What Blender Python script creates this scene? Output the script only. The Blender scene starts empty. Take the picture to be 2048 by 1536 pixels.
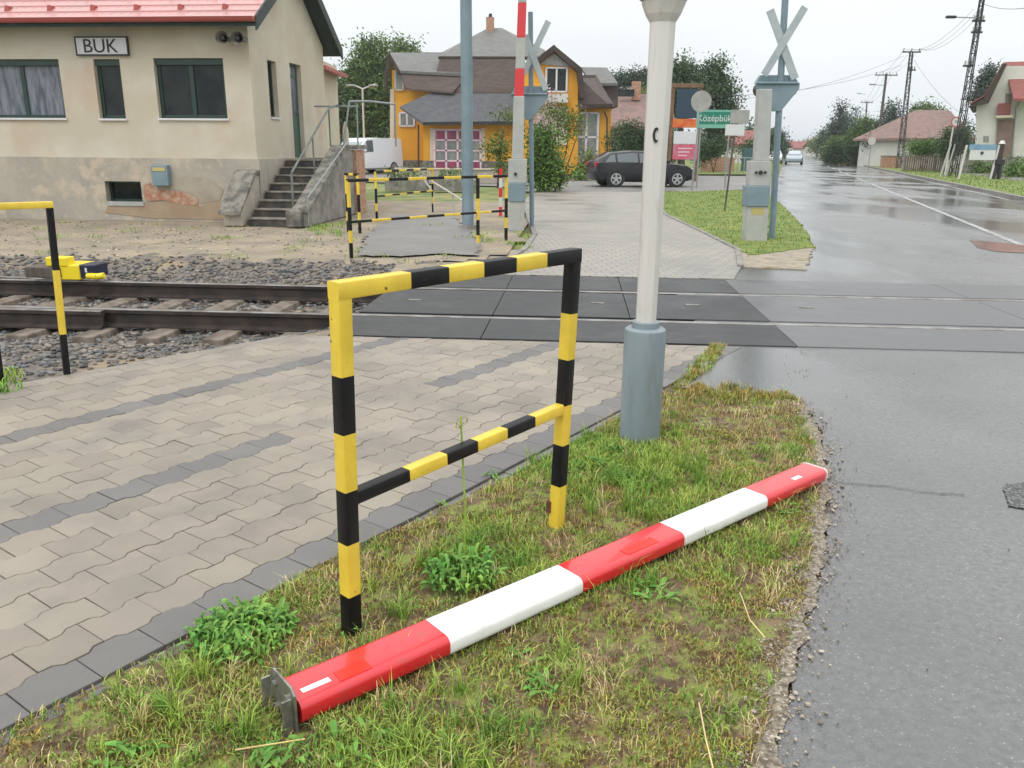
import bpy, bmesh, math, random
from mathutils import Vector, Matrix, noise as mn
random.seed(7)
C = bpy.context.scene.collection
S = bpy.context.scene
# ------------------------------------------------------------------ camera, world, sun, exposure
F = 1640.; H = 1.5; PIT = math.atan((768-295)/F); ROLL = 0.0085
cd = bpy.data.cameras.new('camera'); cam = bpy.data.objects.new('camera', cd); C.objects.link(cam)
cd.sensor_fit = 'HORIZONTAL'; cd.sensor_width = 36; cd.lens = 36*F/2048
cd.clip_start = .05; cd.clip_end = 3000
_cp, _sp = math.cos(PIT), math.sin(PIT); _c, _s = math.cos(ROLL), math.sin(ROLL)
_R0 = Vector((1, 0, 0)); _U0 = Vector((0, _sp, _cp)); FW = Vector((0, _cp, -_sp))
RT = _R0*_c + _U0*_s; UP = _U0*_c - _R0*_s
cam.matrix_world = Matrix(((RT.x, UP.x, -FW.x, 0), (RT.y, UP.y, -FW.y, 0), (RT.z, UP.z, -FW.z, H), (0, 0, 0, 1)))
S.camera = cam
w = bpy.data.worlds.new('World'); S.world = w; w.use_nodes = True
SUN_EL, SUN_AZ = math.radians(52), math.radians(215)
def build_world():
    nt = w.node_tree; N = nt.nodes; L = nt.links; bg = N['Background']
    sky = N.new('ShaderNodeTexSky'); sky.sky_type = 'NISHITA'; sky.sun_disc = False
    sky.sun_elevation = SUN_EL; sky.sun_rotation = SUN_AZ
    hs = N.new('ShaderNodeHueSaturation'); hs.inputs['Saturation'].default_value = .25; L.new(sky.outputs[0], hs.inputs['Color'])
    tc = N.new('ShaderNodeTexCoord'); sp = N.new('ShaderNodeSeparateXYZ'); L.new(tc.outputs['Generated'], sp.inputs[0])
    cr = N.new('ShaderNodeValToRGB'); L.new(sp.outputs['Z'], cr.inputs[0]); e = cr.color_ramp.elements
    e[0].position = 0; e[0].color = (6.7, 7.1, 7.5, 1)
    e[1].position = 1; e[1].color = (17, 17.2, 17.2, 1)
    m = cr.color_ramp.elements.new(.12); m.color = (7.7, 8.05, 8.15, 1)
    m = cr.color_ramp.elements.new(.35); m.color = (10.2, 10.4, 10.3, 1)
    nz = N.new('ShaderNodeTexNoise'); nz.inputs['Scale'].default_value = 2.2; nz.inputs['Detail'].default_value = 4
    mp = N.new('ShaderNodeMapping'); mp.inputs['Scale'].default_value = (1, 1, 2.5); L.new(tc.outputs['Generated'], mp.inputs[0]); L.new(mp.outputs[0], nz.inputs[0])
    mr = N.new('ShaderNodeMapRange'); mr.inputs[1].default_value = .3; mr.inputs[2].default_value = .7; mr.inputs[3].default_value = .94; mr.inputs[4].default_value = 1.05
    L.new(nz.outputs[0], mr.inputs[0])
    mu = N.new('ShaderNodeVectorMath'); mu.operation = 'SCALE'; L.new(cr.outputs[0], mu.inputs[0]); L.new(mr.outputs[0], mu.inputs['Scale'])
    ad = N.new('ShaderNodeMix'); ad.data_type = 'RGBA'; ad.inputs[0].default_value = .9
    L.new(hs.outputs[0], ad.inputs[6]); L.new(mu.outputs[0], ad.inputs[7]); L.new(ad.outputs[2], bg.inputs['Color'])
    bg.inputs['Strength'].default_value = .12
build_world()
sd = bpy.data.lights.new('sun', 'SUN'); sd.energy = .9; sd.angle = math.radians(25); sd.color = (1, .97, .93)
sun = bpy.data.objects.new('sun', sd); C.objects.link(sun)
sun.rotation_euler = (math.radians(38), 0, math.radians(-35))
S.view_settings.view_transform = 'Standard'; S.view_settings.look = 'None'; S.view_settings.exposure = .1; S.view_settings.gamma = 1
# ------------------------------------------------------------------ geometry of the survey: picture ray -> place
def ray(px, py):
    u = px-1024; v = 768-py
    return RT*u + UP*v + FW*F
def G(px, py, z=0.):
    d = ray(px, py); t = (z-H)/d.z; return Vector((d.x*t, d.y*t, z))
def D(px, py, Y):
    d = ray(px, py); t = Y/d.y; return Vector((d.x*t, Y, H+d.z*t))
RA = math.atan(-.0755); UR = Vector((math.cos(RA), math.sin(RA), 0)); VR = Vector((-math.sin(RA), math.cos(RA), 0))
def W(u, v, z=0.): return UR*u + VR*v + Vector((0, 0, z))
# ------------------------------------------------------------------ mesh builder
ORG = {}
class M:
    def __init__(s): s.v = []; s.f = []; s.m = []; s.mi = 0
    def face(s, pts, mi=None):
        b = len(s.v); s.v += [Vector(p) for p in pts]; s.f.append(list(range(b, b+len(pts)))); s.m.append(s.mi if mi is None else mi)
    def raw(s, vs, fs, mi=None):
        b = len(s.v); s.v += [Vector(p) for p in vs]
        for f in fs: s.f.append([b+i for i in f]); s.m.append(s.mi if mi is None else mi)
    def hexa(s, p, mi=None):     # p: 4 bottom, 4 top
        s.raw(p, [(3, 2, 1, 0), (4, 5, 6, 7), (0, 1, 5, 4), (1, 2, 6, 5), (2, 3, 7, 6), (3, 0, 4, 7)], mi)
    def box(s, c, d, ax=None, mi=None):
        c = Vector(c); X, Y, Z = ax or (Vector((1, 0, 0)), Vector((0, 1, 0)), Vector((0, 0, 1)))
        a, b, h = d[0]/2, d[1]/2, d[2]/2
        P = [c+X*i*a+Y*j*b+Z*k*h for k in (-1, 1) for i, j in ((-1, -1), (1, -1), (1, 1), (-1, 1))]
        s.hexa(P, mi)
    def cyl(s, a, b, r0, r1=None, n=12, mi=None, cap=True, rot=0):
        a = Vector(a); b = Vector(b); r1 = r0 if r1 is None else r1
        z = (b-a).normalized(); x = Vector((1, 0, 0)) if abs(z.x) < .9 else Vector((0, 1, 0)); x = (x - z*x.dot(z)).normalized(); y = z.cross(x)
        vs = []
        for c, r in ((a, r0), (b, r1)):
            for i in range(n):
                t = 2*math.pi*i/n+rot; vs.append(c+x*math.cos(t)*r+y*math.sin(t)*r)
        fs = [(i, (i+1) % n, n+(i+1) % n, n+i) for i in range(n)]
        if cap: fs += [tuple(range(n))[::-1], tuple(range(n, 2*n))]
        s.raw(vs, fs, mi)
    def tube(s, pts, r, n=8, mi=None):
        for a, b in zip(pts, pts[1:]): s.cyl(a, b, r, n=n, mi=mi)
    def prism(s, poly, ext, mi=None):   # planar polygon extruded by vector
        ext = Vector(ext); n = len(poly); P = [Vector(p) for p in poly]
        fs = [tuple(range(n))[::-1], tuple(range(n, 2*n))]+[(i, (i+1) % n, n+(i+1) % n, n+i) for i in range(n)]
        s.raw(P+[p+ext for p in P], fs, mi)
    def loft(s, rings, mi=None, cap=True, closed=True):
        n = len(rings[0]); vs = [p for r in rings for p in r]; fs = []
        for k in range(len(rings)-1):
            for i in range(n if closed else n-1):
                j = (i+1) % n; fs.append((k*n+i, k*n+j, (k+1)*n+j, (k+1)*n+i))
        if cap: fs += [tuple(range(n))[::-1], tuple(range((len(rings)-1)*n, len(rings)*n))]
        s.raw(vs, fs, mi)
    def build(s, name, mats, parent=None, loc=None, smooth=None, bevel=0, seg=2):
        mats = mats if isinstance(mats, (list, tuple)) else [mats]
        o_ = ORG.get(parent.name, Vector()) if parent else Vector(loc or (0, 0, 0))
        me = bpy.data.meshes.new(name); me.from_pydata([tuple(p-o_) for p in s.v], [], s.f)
        for m in mats: me.materials.append(m)
        me.polygons.foreach_set('material_index', s.m)
        bm = bmesh.new(); bm.from_mesh(me)
        if len(s.v) < 60000: bmesh.ops.remove_doubles(bm, verts=bm.verts, dist=1e-5) if smooth is not None else None
        if len(s.v) < 60000 and s.f and smooth is not None or bevel: bmesh.ops.recalc_face_normals(bm, faces=bm.faces)
        bm.to_mesh(me); bm.free()
        if smooth is not None:
            me.polygons.foreach_set('use_smooth', [True]*len(me.polygons)); me.set_sharp_from_angle(angle=math.radians(smooth))
        me.update(); o = bpy.data.objects.new(name, me); C.objects.link(o)
        if parent: o.parent = parent
        else: o.location = o_
        ORG[o.name] = o_
        if bevel:
            b = o.modifiers.new('bevel', 'BEVEL'); b.width = bevel; b.segments = seg; b.limit_method = 'ANGLE'; b.angle_limit = math.radians(35)
        return o
def thing(name, label, cat, loc, group=None):
    o = bpy.data.objects.new(name, None); C.objects.link(o); o.location = loc; o.empty_display_size = .2
    ORG[o.name] = Vector(loc); o['label'] = label; o['category'] = cat
    if group: o['group'] = group
    return o
def tag(o, label, cat, group=None):
    o['label'] = label; o['category'] = cat
    if group: o['group'] = group
    return o
def struct(o, kind='structure'): o['kind'] = kind; return o
# ------------------------------------------------------------------ materials
def sc(r, g, b):     # display colour 0-255 -> linear
    f = lambda c: (c/12.92 if c <= .04045 else ((c+.055)/1.055)**2.4)
    return (f(r/255), f(g/255), f(b/255), 1)
def mat(name, c1, c2=None, scale=4., rough=.6, r2=None, metal=0., bump=0., bs=60., island=0., spec=.5, lo=.4, hi=.6, c3=None, s3=30., lo3=.55, hi3=.62, stretch=None, coat=0., detail=6., ihue=0.):
    m = bpy.data.materials.new(name); m.use_nodes = True; nt = m.node_tree; N = nt.nodes; L = nt.links; p = N['Principled BSDF']
    tc = N.new('ShaderNodeTexCoord'); vec = tc.outputs['Object']
    if stretch:
        mp = N.new('ShaderNodeMapping'); mp.inputs['Scale'].default_value = stretch; L.new(vec, mp.inputs[0]); vec = mp.outputs[0]
    col = None
    def noise(s, d=detail):
        n = N.new('ShaderNodeTexNoise'); n.inputs['Scale'].default_value = s; n.inputs['Detail'].default_value = d; n.inputs['Roughness'].default_value = .6; L.new(vec, n.inputs[0]); return n.outputs[0]
    def rng(s, a, b, c=0, d=1):
        r = N.new('ShaderNodeMapRange'); r.inputs[1].default_value = a; r.inputs[2].default_value = b; r.inputs[3].default_value = c; r.inputs[4].default_value = d; L.new(s, r.inputs[0]); return r.outputs[0]
    def mix(f, a, b):
        x = N.new('ShaderNodeMix'); x.data_type = 'RGBA'; L.new(f, x.inputs[0])
        for i, q in ((6, a), (7, b)):
            if isinstance(q, tuple): x.inputs[i].default_value = q
            else: L.new(q, x.inputs[i])
        return x.outputs[2]
    if c2 is not None:
        f1 = rng(noise(scale), lo, hi); col = mix(f1, c1, c2)
        if r2 is not None: L.new(rng(noise(scale), lo, hi, rough, r2), p.inputs['Roughness'])
    if c3 is not None: col = mix(rng(noise(s3), lo3, hi3), col if col is not None else c1, c3)
    if island:
        g = N.new('ShaderNodeNewGeometry'); r = rng(g.outputs['Random Per Island'], 0, 1, 1-island, 1+island)
        h = N.new('ShaderNodeHueSaturation'); L.new(r, h.inputs['Value'])
        if ihue:
            wn = N.new('ShaderNodeTexWhiteNoise'); wn.noise_dimensions = '1D'; L.new(g.outputs['Random Per Island'], wn.inputs['W']); L.new(rng(wn.outputs[0], 0, 1, .5-ihue, .5+ihue), h.inputs['Hue'])
        if col is not None: L.new(col, h.inputs['Color'])
        else: h.inputs['Color'].default_value = c1
        col = h.outputs[0]
    if col is not None: L.new(col, p.inputs['Base Color'])
    else: p.inputs['Base Color'].default_value = c1
    if r2 is None or c2 is None: p.inputs['Roughness'].default_value = rough
    p.inputs['Metallic'].default_value = metal; p.inputs['Specular IOR Level'].default_value = spec
    if coat: p.inputs['Coat Weight'].default_value = coat; p.inputs['Coat Roughness'].default_value = .08
    if bump:
        b = N.new('ShaderNodeBump'); b.inputs['Strength'].default_value = 1; b.inputs['Distance'].default_value = bump; L.new(noise(bs), b.inputs['Height']); L.new(b.outputs[0], p.inputs['Normal'])
    return m
K = {}
K['yellow'] = mat('yellow_paint', (.80, .58, .06, 1), (.70, .50, .05, 1), 9, .38, bump=.0008, bs=160, c3=(.13, .055, .025, 1), s3=38, lo3=.675, hi3=.70)
K['black'] = mat('black_paint', (.004, .004, .006, 1), (.010, .009, .010, 1), 12, .45, spec=.3, c3=(.05, .03, .02, 1), s3=40, lo3=.68, hi3=.72, bump=.0005, bs=200)
K['red'] = mat('red_gloss_paint', (.66, .018, .028, 1), (.60, .022, .03, 1), 6, .25, coat=.6, c3=(.40, .05, .035, 1), s3=24, lo3=.6, hi3=.74)
K['white'] = mat('white_gloss_paint', (.86, .86, .85, 1), (.76, .76, .74, 1), 7, .25, coat=.3, c3=(.50, .46, .38, 1), s3=22, lo3=.62, hi3=.78)
K['patch'] = mat('red_reflector_film', (.80, .02, .01, 1), rough=.3)
K['steel'] = mat('galvanised_steel', (.42, .42, .40, 1), (.22, .2, .18, 1), 18, .35, .6, .8)
K['rust'] = mat('rust', (.16, .06, .03, 1), (.06, .03, .02, 1), 30, .9)
K['pipegrey'] = mat('blue_grey_enamel', (.225, .275, .30, 1), (.185, .23, .255, 1), 3, .42, bump=.0008, bs=110, c3=(.17, .175, .155, 1), s3=7, lo3=.55, hi3=.75, stretch=(1.6, 1.6, .35))
K['postwhite'] = mat('off_white_enamel', (.62, .60, .585, 1), (.55, .53, .51, 1), 2.5, .4, c3=(.42, .38, .34, 1), s3=9, lo3=.58, hi3=.8, stretch=(2.2, 2.2, .3))
K['railgrey'] = mat('weathered_rail_paint', (.11, .135, .125, 1), (.18, .19, .17, 1), 6, .6)
K['boxgrey'] = mat('pale_grey_metal', (.42, .43, .41, 1), (.36, .37, .35, 1), 3, .45)
K['crossgrey'] = mat('cross_back_grey', (.40, .45, .46, 1), (.33, .38, .40, 1), 4, .45)
K['shield'] = mat('grey_blue_metal', (.20, .275, .315, 1), (.165, .23, .265, 1), 3, .5)
K['concrete'] = mat('concrete', (.30, .285, .26, 1), (.18, .17, .155, 1), 4, .85, bump=.004, bs=40)
K['dark'] = mat('dark_metal', (.02, .021, .023, 1), rough=.5)
K['rubber'] = mat('tyre_rubber', (.015, .015, .015, 1), rough=.7)
K['chrome'] = mat('alloy', (.55, .55, .56, 1), rough=.3, metal=.7)
K['plaster'] = mat('beige_plaster', (.52, .465, .365, 1), (.58, .54, .45, 1), .9, .9, bump=.003, bs=30, c3=(.52, .41, .31, 1), s3=1.1, lo3=.5, hi3=.75)
K['plinth'] = mat('grey_damp_render', (.42, .385, .325, 1), (.31, .29, .25, 1), 1.1, .9, bump=.008, bs=16, c3=(.50, .43, .34, 1), s3=2.2, lo3=.5, hi3=.62)
K['brick'] = mat('old_brick', (.38, .17, .10, 1), (.45, .33, .24, 1), 9, .9, bump=.008, bs=25)
K['roofred'] = mat('red_metal_tile', (.54, .27, .26, 1), (.48, .27, .26, 1), 1.5, .35)
K['gutter'] = mat('red_gutter', (.40, .09, .08, 1), rough=.4)
K['fascia'] = mat('green_black_boards', (.018, .035, .028, 1), (.03, .045, .04, 1), 5, .6)
K['greenframe'] = mat('dark_green_frame', (.018, .045, .035, 1), rough=.4)
K['doorgreen'] = mat('green_door', (.05, .10, .075, 1), rough=.5)
K['sill'] = mat('white_sill', (.66, .65, .66, 1), rough=.4)
K['glass'] = mat('window_glass', (.006, .010, .010, 1), (.018, .024, .022, 1), 2, .05, spec=.35)
K['glassblue'] = mat('window_with_curtain', (.07, .085, .11, 1), (.20, .215, .25, 1), 3, .12, stretch=(3, 3, .6))
K['stone'] = mat('weathered_stone', (.25, .235, .20, 1), (.10, .096, .085, 1), 5, .9, bump=.012, bs=14)
K['step'] = mat('step_concrete', (.09, .08, .068, 1), (.04, .037, .032, 1), 4, .8, bump=.006, bs=20)
K['nosing'] = mat('worn_step_edge', (.26, .235, .20, 1), (.13, .12, .10, 1), 6, .8)
K['signwhite'] = mat('sign_white', (.62, .63, .64, 1), rough=.4)
K['ink'] = mat('sign_black', (.015, .015, .02, 1), rough=.5)
K['ochre'] = mat('ochre_plaster', (.72, .35, .03, 1), (.66, .31, .03, 1), .6, .85, bump=.003, bs=20)
K['slate'] = mat('slate_roof', (.06, .065, .075, 1), (.085, .088, .095, 1), 2.5, .5, bump=.01, bs=9, stretch=(1, 1, 3))
K['slatelight'] = mat('pale_slate_roof', (.145, .145, .135, 1), (.105, .105, .10, 1), 2.5, .55, bump=.01, bs=9, stretch=(1, 1, 3))
K['brownroof'] = mat('brown_shingle', (.105, .075, .065, 1), (.075, .055, .05, 1), 2, .7, bump=.01, bs=8, stretch=(1, 1, 4))
K['darkwood'] = mat('dark_timber', (.035, .022, .018, 1), (.06, .04, .03, 1), 4, .7)
K['cream'] = mat('cream_trim', (.58, .50, .38, 1), rough=.6)
K['winwhite'] = mat('white_window_frame', (.68, .66, .66, 1), rough=.45)
K['pinkframe'] = mat('pink_shop_frame', (.74, .52, .57, 1), rough=.5)
K['pinkpane'] = mat('raspberry_film', (.33, .06, .13, 1), (.22, .05, .10, 1), 2, .25)
K['greypane'] = mat('grey_pane', (.16, .19, .18, 1), (.28, .28, .27, 1), 1.2, .1)
K['blackcar'] = mat('black_car_paint', (.006, .007, .009, 1), rough=.2, spec=.45)
K['whitecar'] = mat('white_van_paint', (.72, .74, .77, 1), rough=.2, coat=.6)
K['bluecar'] = mat('pale_blue_car_paint', (.33, .40, .44, 1), rough=.2, coat=.6)
K['carglass'] = mat('car_glass', (.10, .12, .13, 1), rough=.08, spec=.6)
K['carglass2'] = mat('windscreen', (.28, .32, .33, 1), rough=.08, spec=.9)
K['tail'] = mat('tail_lamp', (.45, .02, .05, 1), rough=.15)
K['lamp'] = mat('lamp_glass', (.75, .77, .78, 1), rough=.1)
K['bark'] = mat('bark', (.07, .055, .042, 1), (.12, .095, .075, 1), 9, .9, bump=.02, bs=14)
K['wood'] = mat('weathered_wood', (.075, .06, .05, 1), (.12, .10, .085, 1), 5, .85, stretch=(6, 6, .5))
K['fencewood'] = mat('grey_brown_boards', (.17, .13, .095, 1), (.11, .085, .065, 1), 3, .85, island=.25)
K['green'] = mat('sign_green', (.008, .19, .125, 1), rough=.4)
K['greenpale'] = mat('sign_pale_green', (.17, .42, .33, 1), rough=.4)
K['signback'] = mat('sign_back_grey', (.36, .36, .34, 1), (.30, .30, .29, 1), 5, .5)
K['tubegrey'] = mat('zinc_tube', (.30, .33, .34, 1), rough=.4, metal=.4)
K['cladwhite'] = mat('white_render', (.64, .63, .59, 1), (.56, .55, .51, 1), .8, .85)
K['redtile'] = mat('red_clay_tile', (.28, .085, .068, 1), (.20, .068, .058, 1), 3, .7, bump=.02, bs=7, stretch=(1, 1, 4))
K['pinktile'] = mat('faded_clay_tile', (.26, .165, .14, 1), (.19, .13, .115, 1), 2, .8, bump=.02, bs=7)
def leaf(name, a, b, isl=.45, ih=.02, sc_=.6): return mat(name, a, b, sc_, .6, island=isl, spec=.25, ihue=ih)
K['leaf'] = leaf('foliage_mid', (.075, .13, .04, 1), (.12, .18, .05, 1))
K['leafdark'] = leaf('foliage_dark', (.04, .075, .032, 1), (.07, .115, .045, 1))
K['leafyel'] = leaf('foliage_yellow_green', (.12, .17, .04, 1), (.17, .20, .055, 1))
K['leafbush'] = leaf('foliage_bush', (.07, .14, .03, 1), (.14, .23, .05, 1))
K['needle'] = leaf('conifer_needles', (.045, .07, .055, 1), (.07, .095, .07, 1))
K['lilac'] = leaf('lilac_flowers', (.48, .30, .38, 1), (.6, .45, .5, 1))
K['weed'] = leaf('weed_leaves', (.10, .23, .04, 1), (.17, .33, .06, 1), .35, .02, 6)
K['blade'] = leaf('grass_blades', (.16, .29, .045, 1), (.32, .42, .08, 1), .45, .03, 3)
K['dryblade'] = leaf('dry_grass_blades', (.48, .40, .15, 1), (.60, .48, .27, 1), .45, .02, 4)
K['moss'] = leaf('moss_tufts', (.26, .27, .055, 1), (.38, .27, .08, 1), .5, .04, 5)
K['lawnblade'] = leaf('lawn_blades', (.10, .17, .025, 1), (.18, .24, .04, 1), .35, .03, 2)
K['dirt'] = mat('gritty_dirt', (.11, .085, .06, 1), (.27, .235, .185, 1), 45, .9, bump=.006, bs=90, c3=(.44, .41, .35, 1), s3=90, lo3=.58, hi3=.64)
K['soil'] = mat('verge_soil', (.095, .062, .038, 1), (.23, .16, .095, 1), 9, .95, bump=.02, bs=35, c3=(.22, .25, .06, 1), s3=13, lo3=.47, hi3=.58)
K['yard'] = mat('tan_yard_soil', (.33, .27, .195, 1), (.21, .18, .14, 1), 1.3, .9, bump=.015, bs=12, lo=.35, hi=.65, c3=(.22, .20, .10, 1), s3=1.1, lo3=.6, hi3=.68)
K['ground'] = mat('meadow', (.16, .20, .055, 1), (.24, .23, .09, 1), .25, .95, bump=.03, bs=4, c3=(.10, .15, .04, 1), s3=1.2, lo3=.5, hi3=.6)
K['lawn'] = mat('lawn', (.14, .20, .035, 1), (.21, .24, .055, 1), 1.6, .9, bump=.03, bs=14, c3=(.10, .16, .03, 1), s3=3, lo3=.5, hi3=.62)
K['ballast'] = mat('ballast_bed', (.12, .11, .10, 1), (.2, .17, .14, 1), 14, .9, bump=.03, bs=22, c3=(.30, .23, .15, 1), s3=1.3, lo3=.55, hi3=.66)
K['stones'] = mat('ballast_stone', (.085, .09, .095, 1), (.17, .145, .12, 1), 6, .6, island=.75, bump=.002, bs=80)
K['blackstone'] = mat('broken_asphalt', (.012, .012, .014, 1), (.20, .20, .20, 1), 55, .15, .6, bump=.006, bs=50, lo=.5, hi=.6)
K['pebble'] = mat('pebbles', (.36, .31, .25, 1), (.22, .18, .14, 1), 9, .7, island=.6)
K['railside'] = mat('rail_side_steel', (.018, .014, .012, 1), (.045, .03, .023, 1), 6, .6)
K['railtop'] = mat('rail_top_polished', (.36, .35, .34, 1), (.22, .2, .18, 1), 5, .3, metal=.9)
K['sleeper'] = mat('sleeper_concrete', (.22, .18, .145, 1), (.10, .078, .06, 1), 5, .85, bump=.005, bs=30)
K['panel'] = mat('rubber_panel_wet', (.022, .023, .025, 1), (.038, .039, .041, 1), 1.6, .38, .55, spec=.35, bump=.0015, bs=120, c3=(.055, .055, .055, 1), s3=5, lo3=.6, hi3=.75)
K['panelgrey'] = mat('grey_panel_wet', (.085, .085, .09, 1), (.12, .12, .124, 1), 1.2, .28, .45, spec=.4, bump=.0015, bs=120)
K['joint'] = mat('gap_black', (.008, .008, .008, 1), rough=.8)
def road_mat(name, c1, c2, wetlo, wethi, rw, rd, sp=1.0):
    m = bpy.data.materials.new(name); m.use_nodes = True; nt = m.node_tree; N = nt.nodes; L = nt.links; p = N['Principled BSDF']
    tc = N.new('ShaderNodeTexCoord')
    def nz(s, d, st=None):
        n = N.new('ShaderNodeTexNoise'); n.inputs['Scale'].default_value = s; n.inputs['Detail'].default_value = d
        if st:
            mp = N.new('ShaderNodeMapping'); mp.inputs['Scale'].default_value = st; mp.inputs['Rotation'].default_value = (0, 0, .3); L.new(tc.outputs['Object'], mp.inputs[0]); L.new(mp.outputs[0], n.inputs[0])
        else: L.new(tc.outputs['Object'], n.inputs[0])
        return n.outputs[0]
    def rg(s, a, b, c, d):
        r = N.new('ShaderNodeMapRange'); r.inputs[1].default_value = a; r.inputs[2].default_value = b; r.inputs[3].default_value = c; r.inputs[4].default_value = d; L.new(s, r.inputs[0]); return r.outputs[0]
    def mix(f, a, b):
        x = N.new('ShaderNodeMix'); x.data_type = 'RGBA'; L.new(f, x.inputs[0])
        for i, q in ((6, a), (7, b)):
            if isinstance(q, tuple): x.inputs[i].default_value = q
            else: L.new(q, x.inputs[i])
        return x.outputs[2]
    wet = rg(nz(.45, 5, (1, .35, 1)), wetlo, wethi, 0, 1)
    col = mix(rg(nz(150, 3), .35, .65, 0, 1), c1, c2)
    vo = N.new('ShaderNodeTexVoronoi'); vo.inputs['Scale'].default_value = 90; L.new(tc.outputs['Object'], vo.inputs[0])
    spk = N.new('ShaderNodeSeparateColor'); L.new(vo.outputs['Color'], spk.inputs[0])
    mm = N.new('ShaderNodeMath'); mm.operation = 'MULTIPLY'; L.new(rg(spk.outputs[0], .84, .87, 0, 1), mm.inputs[0]); L.new(rg(vo.outputs['Distance'], .25, .35, 1, 0), mm.inputs[1])
    col = mix(mm.outputs[0], col, (.36, .35, .33, 1))
    col = mix(rg(nz(38, 4), .4, .68, 0, .5), col, tuple(x*.45 for x in c1[:3])+(1,))
    col = mix(rg(nz(1.3, 5), .35, .7, 0, .45), col, tuple(x*.55 for x in c1[:3])+(1,))
    dk = N.new('ShaderNodeHueSaturation'); L.new(col, dk.inputs['Color']); L.new(rg(wet, 0, 1, 1, .72), dk.inputs['Value'])
    L.new(dk.outputs[0], p.inputs['Base Color']); L.new(rg(wet, 0, 1, rd, rw), p.inputs['Roughness']); p.inputs['Specular IOR Level'].default_value = sp
    b = N.new('ShaderNodeBump'); L.new(nz(170, 3), b.inputs['Height']); L.new(rg(wet, 0, 1, .004, .0006), b.inputs['Distance']); L.new(b.outputs[0], p.inputs['Normal'])
    return m
K['road'] = road_mat('wet_asphalt', (.135, .135, .14, 1), (.18, .178, .175, 1), .36, .56, .09, .38)
K['road2'] = road_mat('damp_worn_asphalt', (.21, .20, .19, 1), (.26, .245, .23, 1), .5, .72, .25, .6, .5)
def paver_tex(name, c1, c2, rot):
    m = bpy.data.materials.new(name); m.use_nodes = True; nt = m.node_tree; N = nt.nodes; L = nt.links; p = N['Principled BSDF']
    tc = N.new('ShaderNodeTexCoord'); mp = N.new('ShaderNodeMapping'); mp.inputs['Rotation'].default_value = (0, 0, rot); L.new(tc.outputs['Object'], mp.inputs[0])
    br = N.new('ShaderNodeTexBrick'); L.new(mp.outputs[0], br.inputs[0]); br.inputs['Scale'].default_value = 1
    br.inputs['Color1'].default_value = c1; br.inputs['Color2'].default_value = c2; br.inputs['Mortar'].default_value = (.10, .09, .08, 1)
    br.inputs['Mortar Size'].default_value = .006; br.inputs['Brick Width'].default_value = .2; br.inputs['Row Height'].default_value = .165
    n = N.new('ShaderNodeTexNoise'); n.inputs['Scale'].default_value = .7; n.inputs['Detail'].default_value = 5; L.new(tc.outputs['Object'], n.inputs[0])
    r = N.new('ShaderNodeMapRange'); r.inputs[1].default_value = .3; r.inputs[2].default_value = .7; r.inputs[3].default_value = .8; r.inputs[4].default_value = 1.15; L.new(n.outputs[0], r.inputs[0])
    h = N.new('ShaderNodeHueSaturation'); L.new(br.outputs[0], h.inputs['Color']); L.new(r.outputs[0], h.inputs['Value']); L.new(h.outputs[0], p.inputs['Base Color'])
    r2 = N.new('ShaderNodeMapRange'); r2.inputs[1].default_value = .35; r2.inputs[2].default_value = .65; r2.inputs[3].default_value = .28; r2.inputs[4].default_value = .6; L.new(n.outputs[0], r2.inputs[0]); L.new(r2.outputs[0], p.inputs['Roughness'])
    b = N.new('ShaderNodeBump'); b.invert = True; b.inputs['Distance'].default_value = .004; L.new(br.outputs['Fac'], b.inputs['Height']); L.new(b.outputs[0], p.inputs['Normal'])
    return m
K['paver'] = mat('concrete_paver', (.28, .24, .192, 1), (.23, .20, .165, 1), 1.0, .42, .6, island=.11, bump=.0015, bs=180, ihue=.008, c3=(.19, .172, .15, 1), s3=2, lo3=.5, hi3=.75)
K['paverdark'] = mat('charcoal_paver', (.15, .142, .135, 1), (.13, .124, .12, 1), 2, .5, island=.12, bump=.0015, bs=180)
K['sand'] = mat('joint_sand', (.06, .05, .04, 1), (.09, .075, .055, 1), 20, .95)
K['paverfar'] = paver_tex('far_pavers', (.31, .285, .25, 1), (.26, .24, .215, 1), math.radians(-5))
def bladeset(name, pts, mt, hmin, hmax, wd, hf=None, loc=(0, 0, 0)):
    vs = []; fs = []
    for (x, y, z) in pts:
        k = hf(x, y) if hf else 1
        h = random.uniform(hmin, hmax)*k; a = random.random()*6.283; ln = random.uniform(.15, .95)*h; b = a+random.uniform(-.6, .6)
        wx, wy = math.cos(b+1.57)*wd/2, math.sin(b+1.57)*wd/2; dx, dy = math.cos(a)*ln, math.sin(a)*ln; i = len(vs)
        vs += [(x-wx, y-wy, z), (x+wx, y+wy, z), (x+wx*.8+dx*.35, y+wy*.8+dy*.35, z+h*.6), (x-wx*.8+dx*.35, y-wy*.8+dy*.35, z+h*.6), (x+dx, y+dy, z+h*(1-.25*ln/h))]
        fs += [(i, i+1, i+2, i+3), (i+3, i+2, i+4)]
    me = bpy.data.meshes.new(name); me.from_pydata(vs, [], fs); me.materials.append(mt); o = bpy.data.objects.new(name, me); C.objects.link(o); return o
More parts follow.
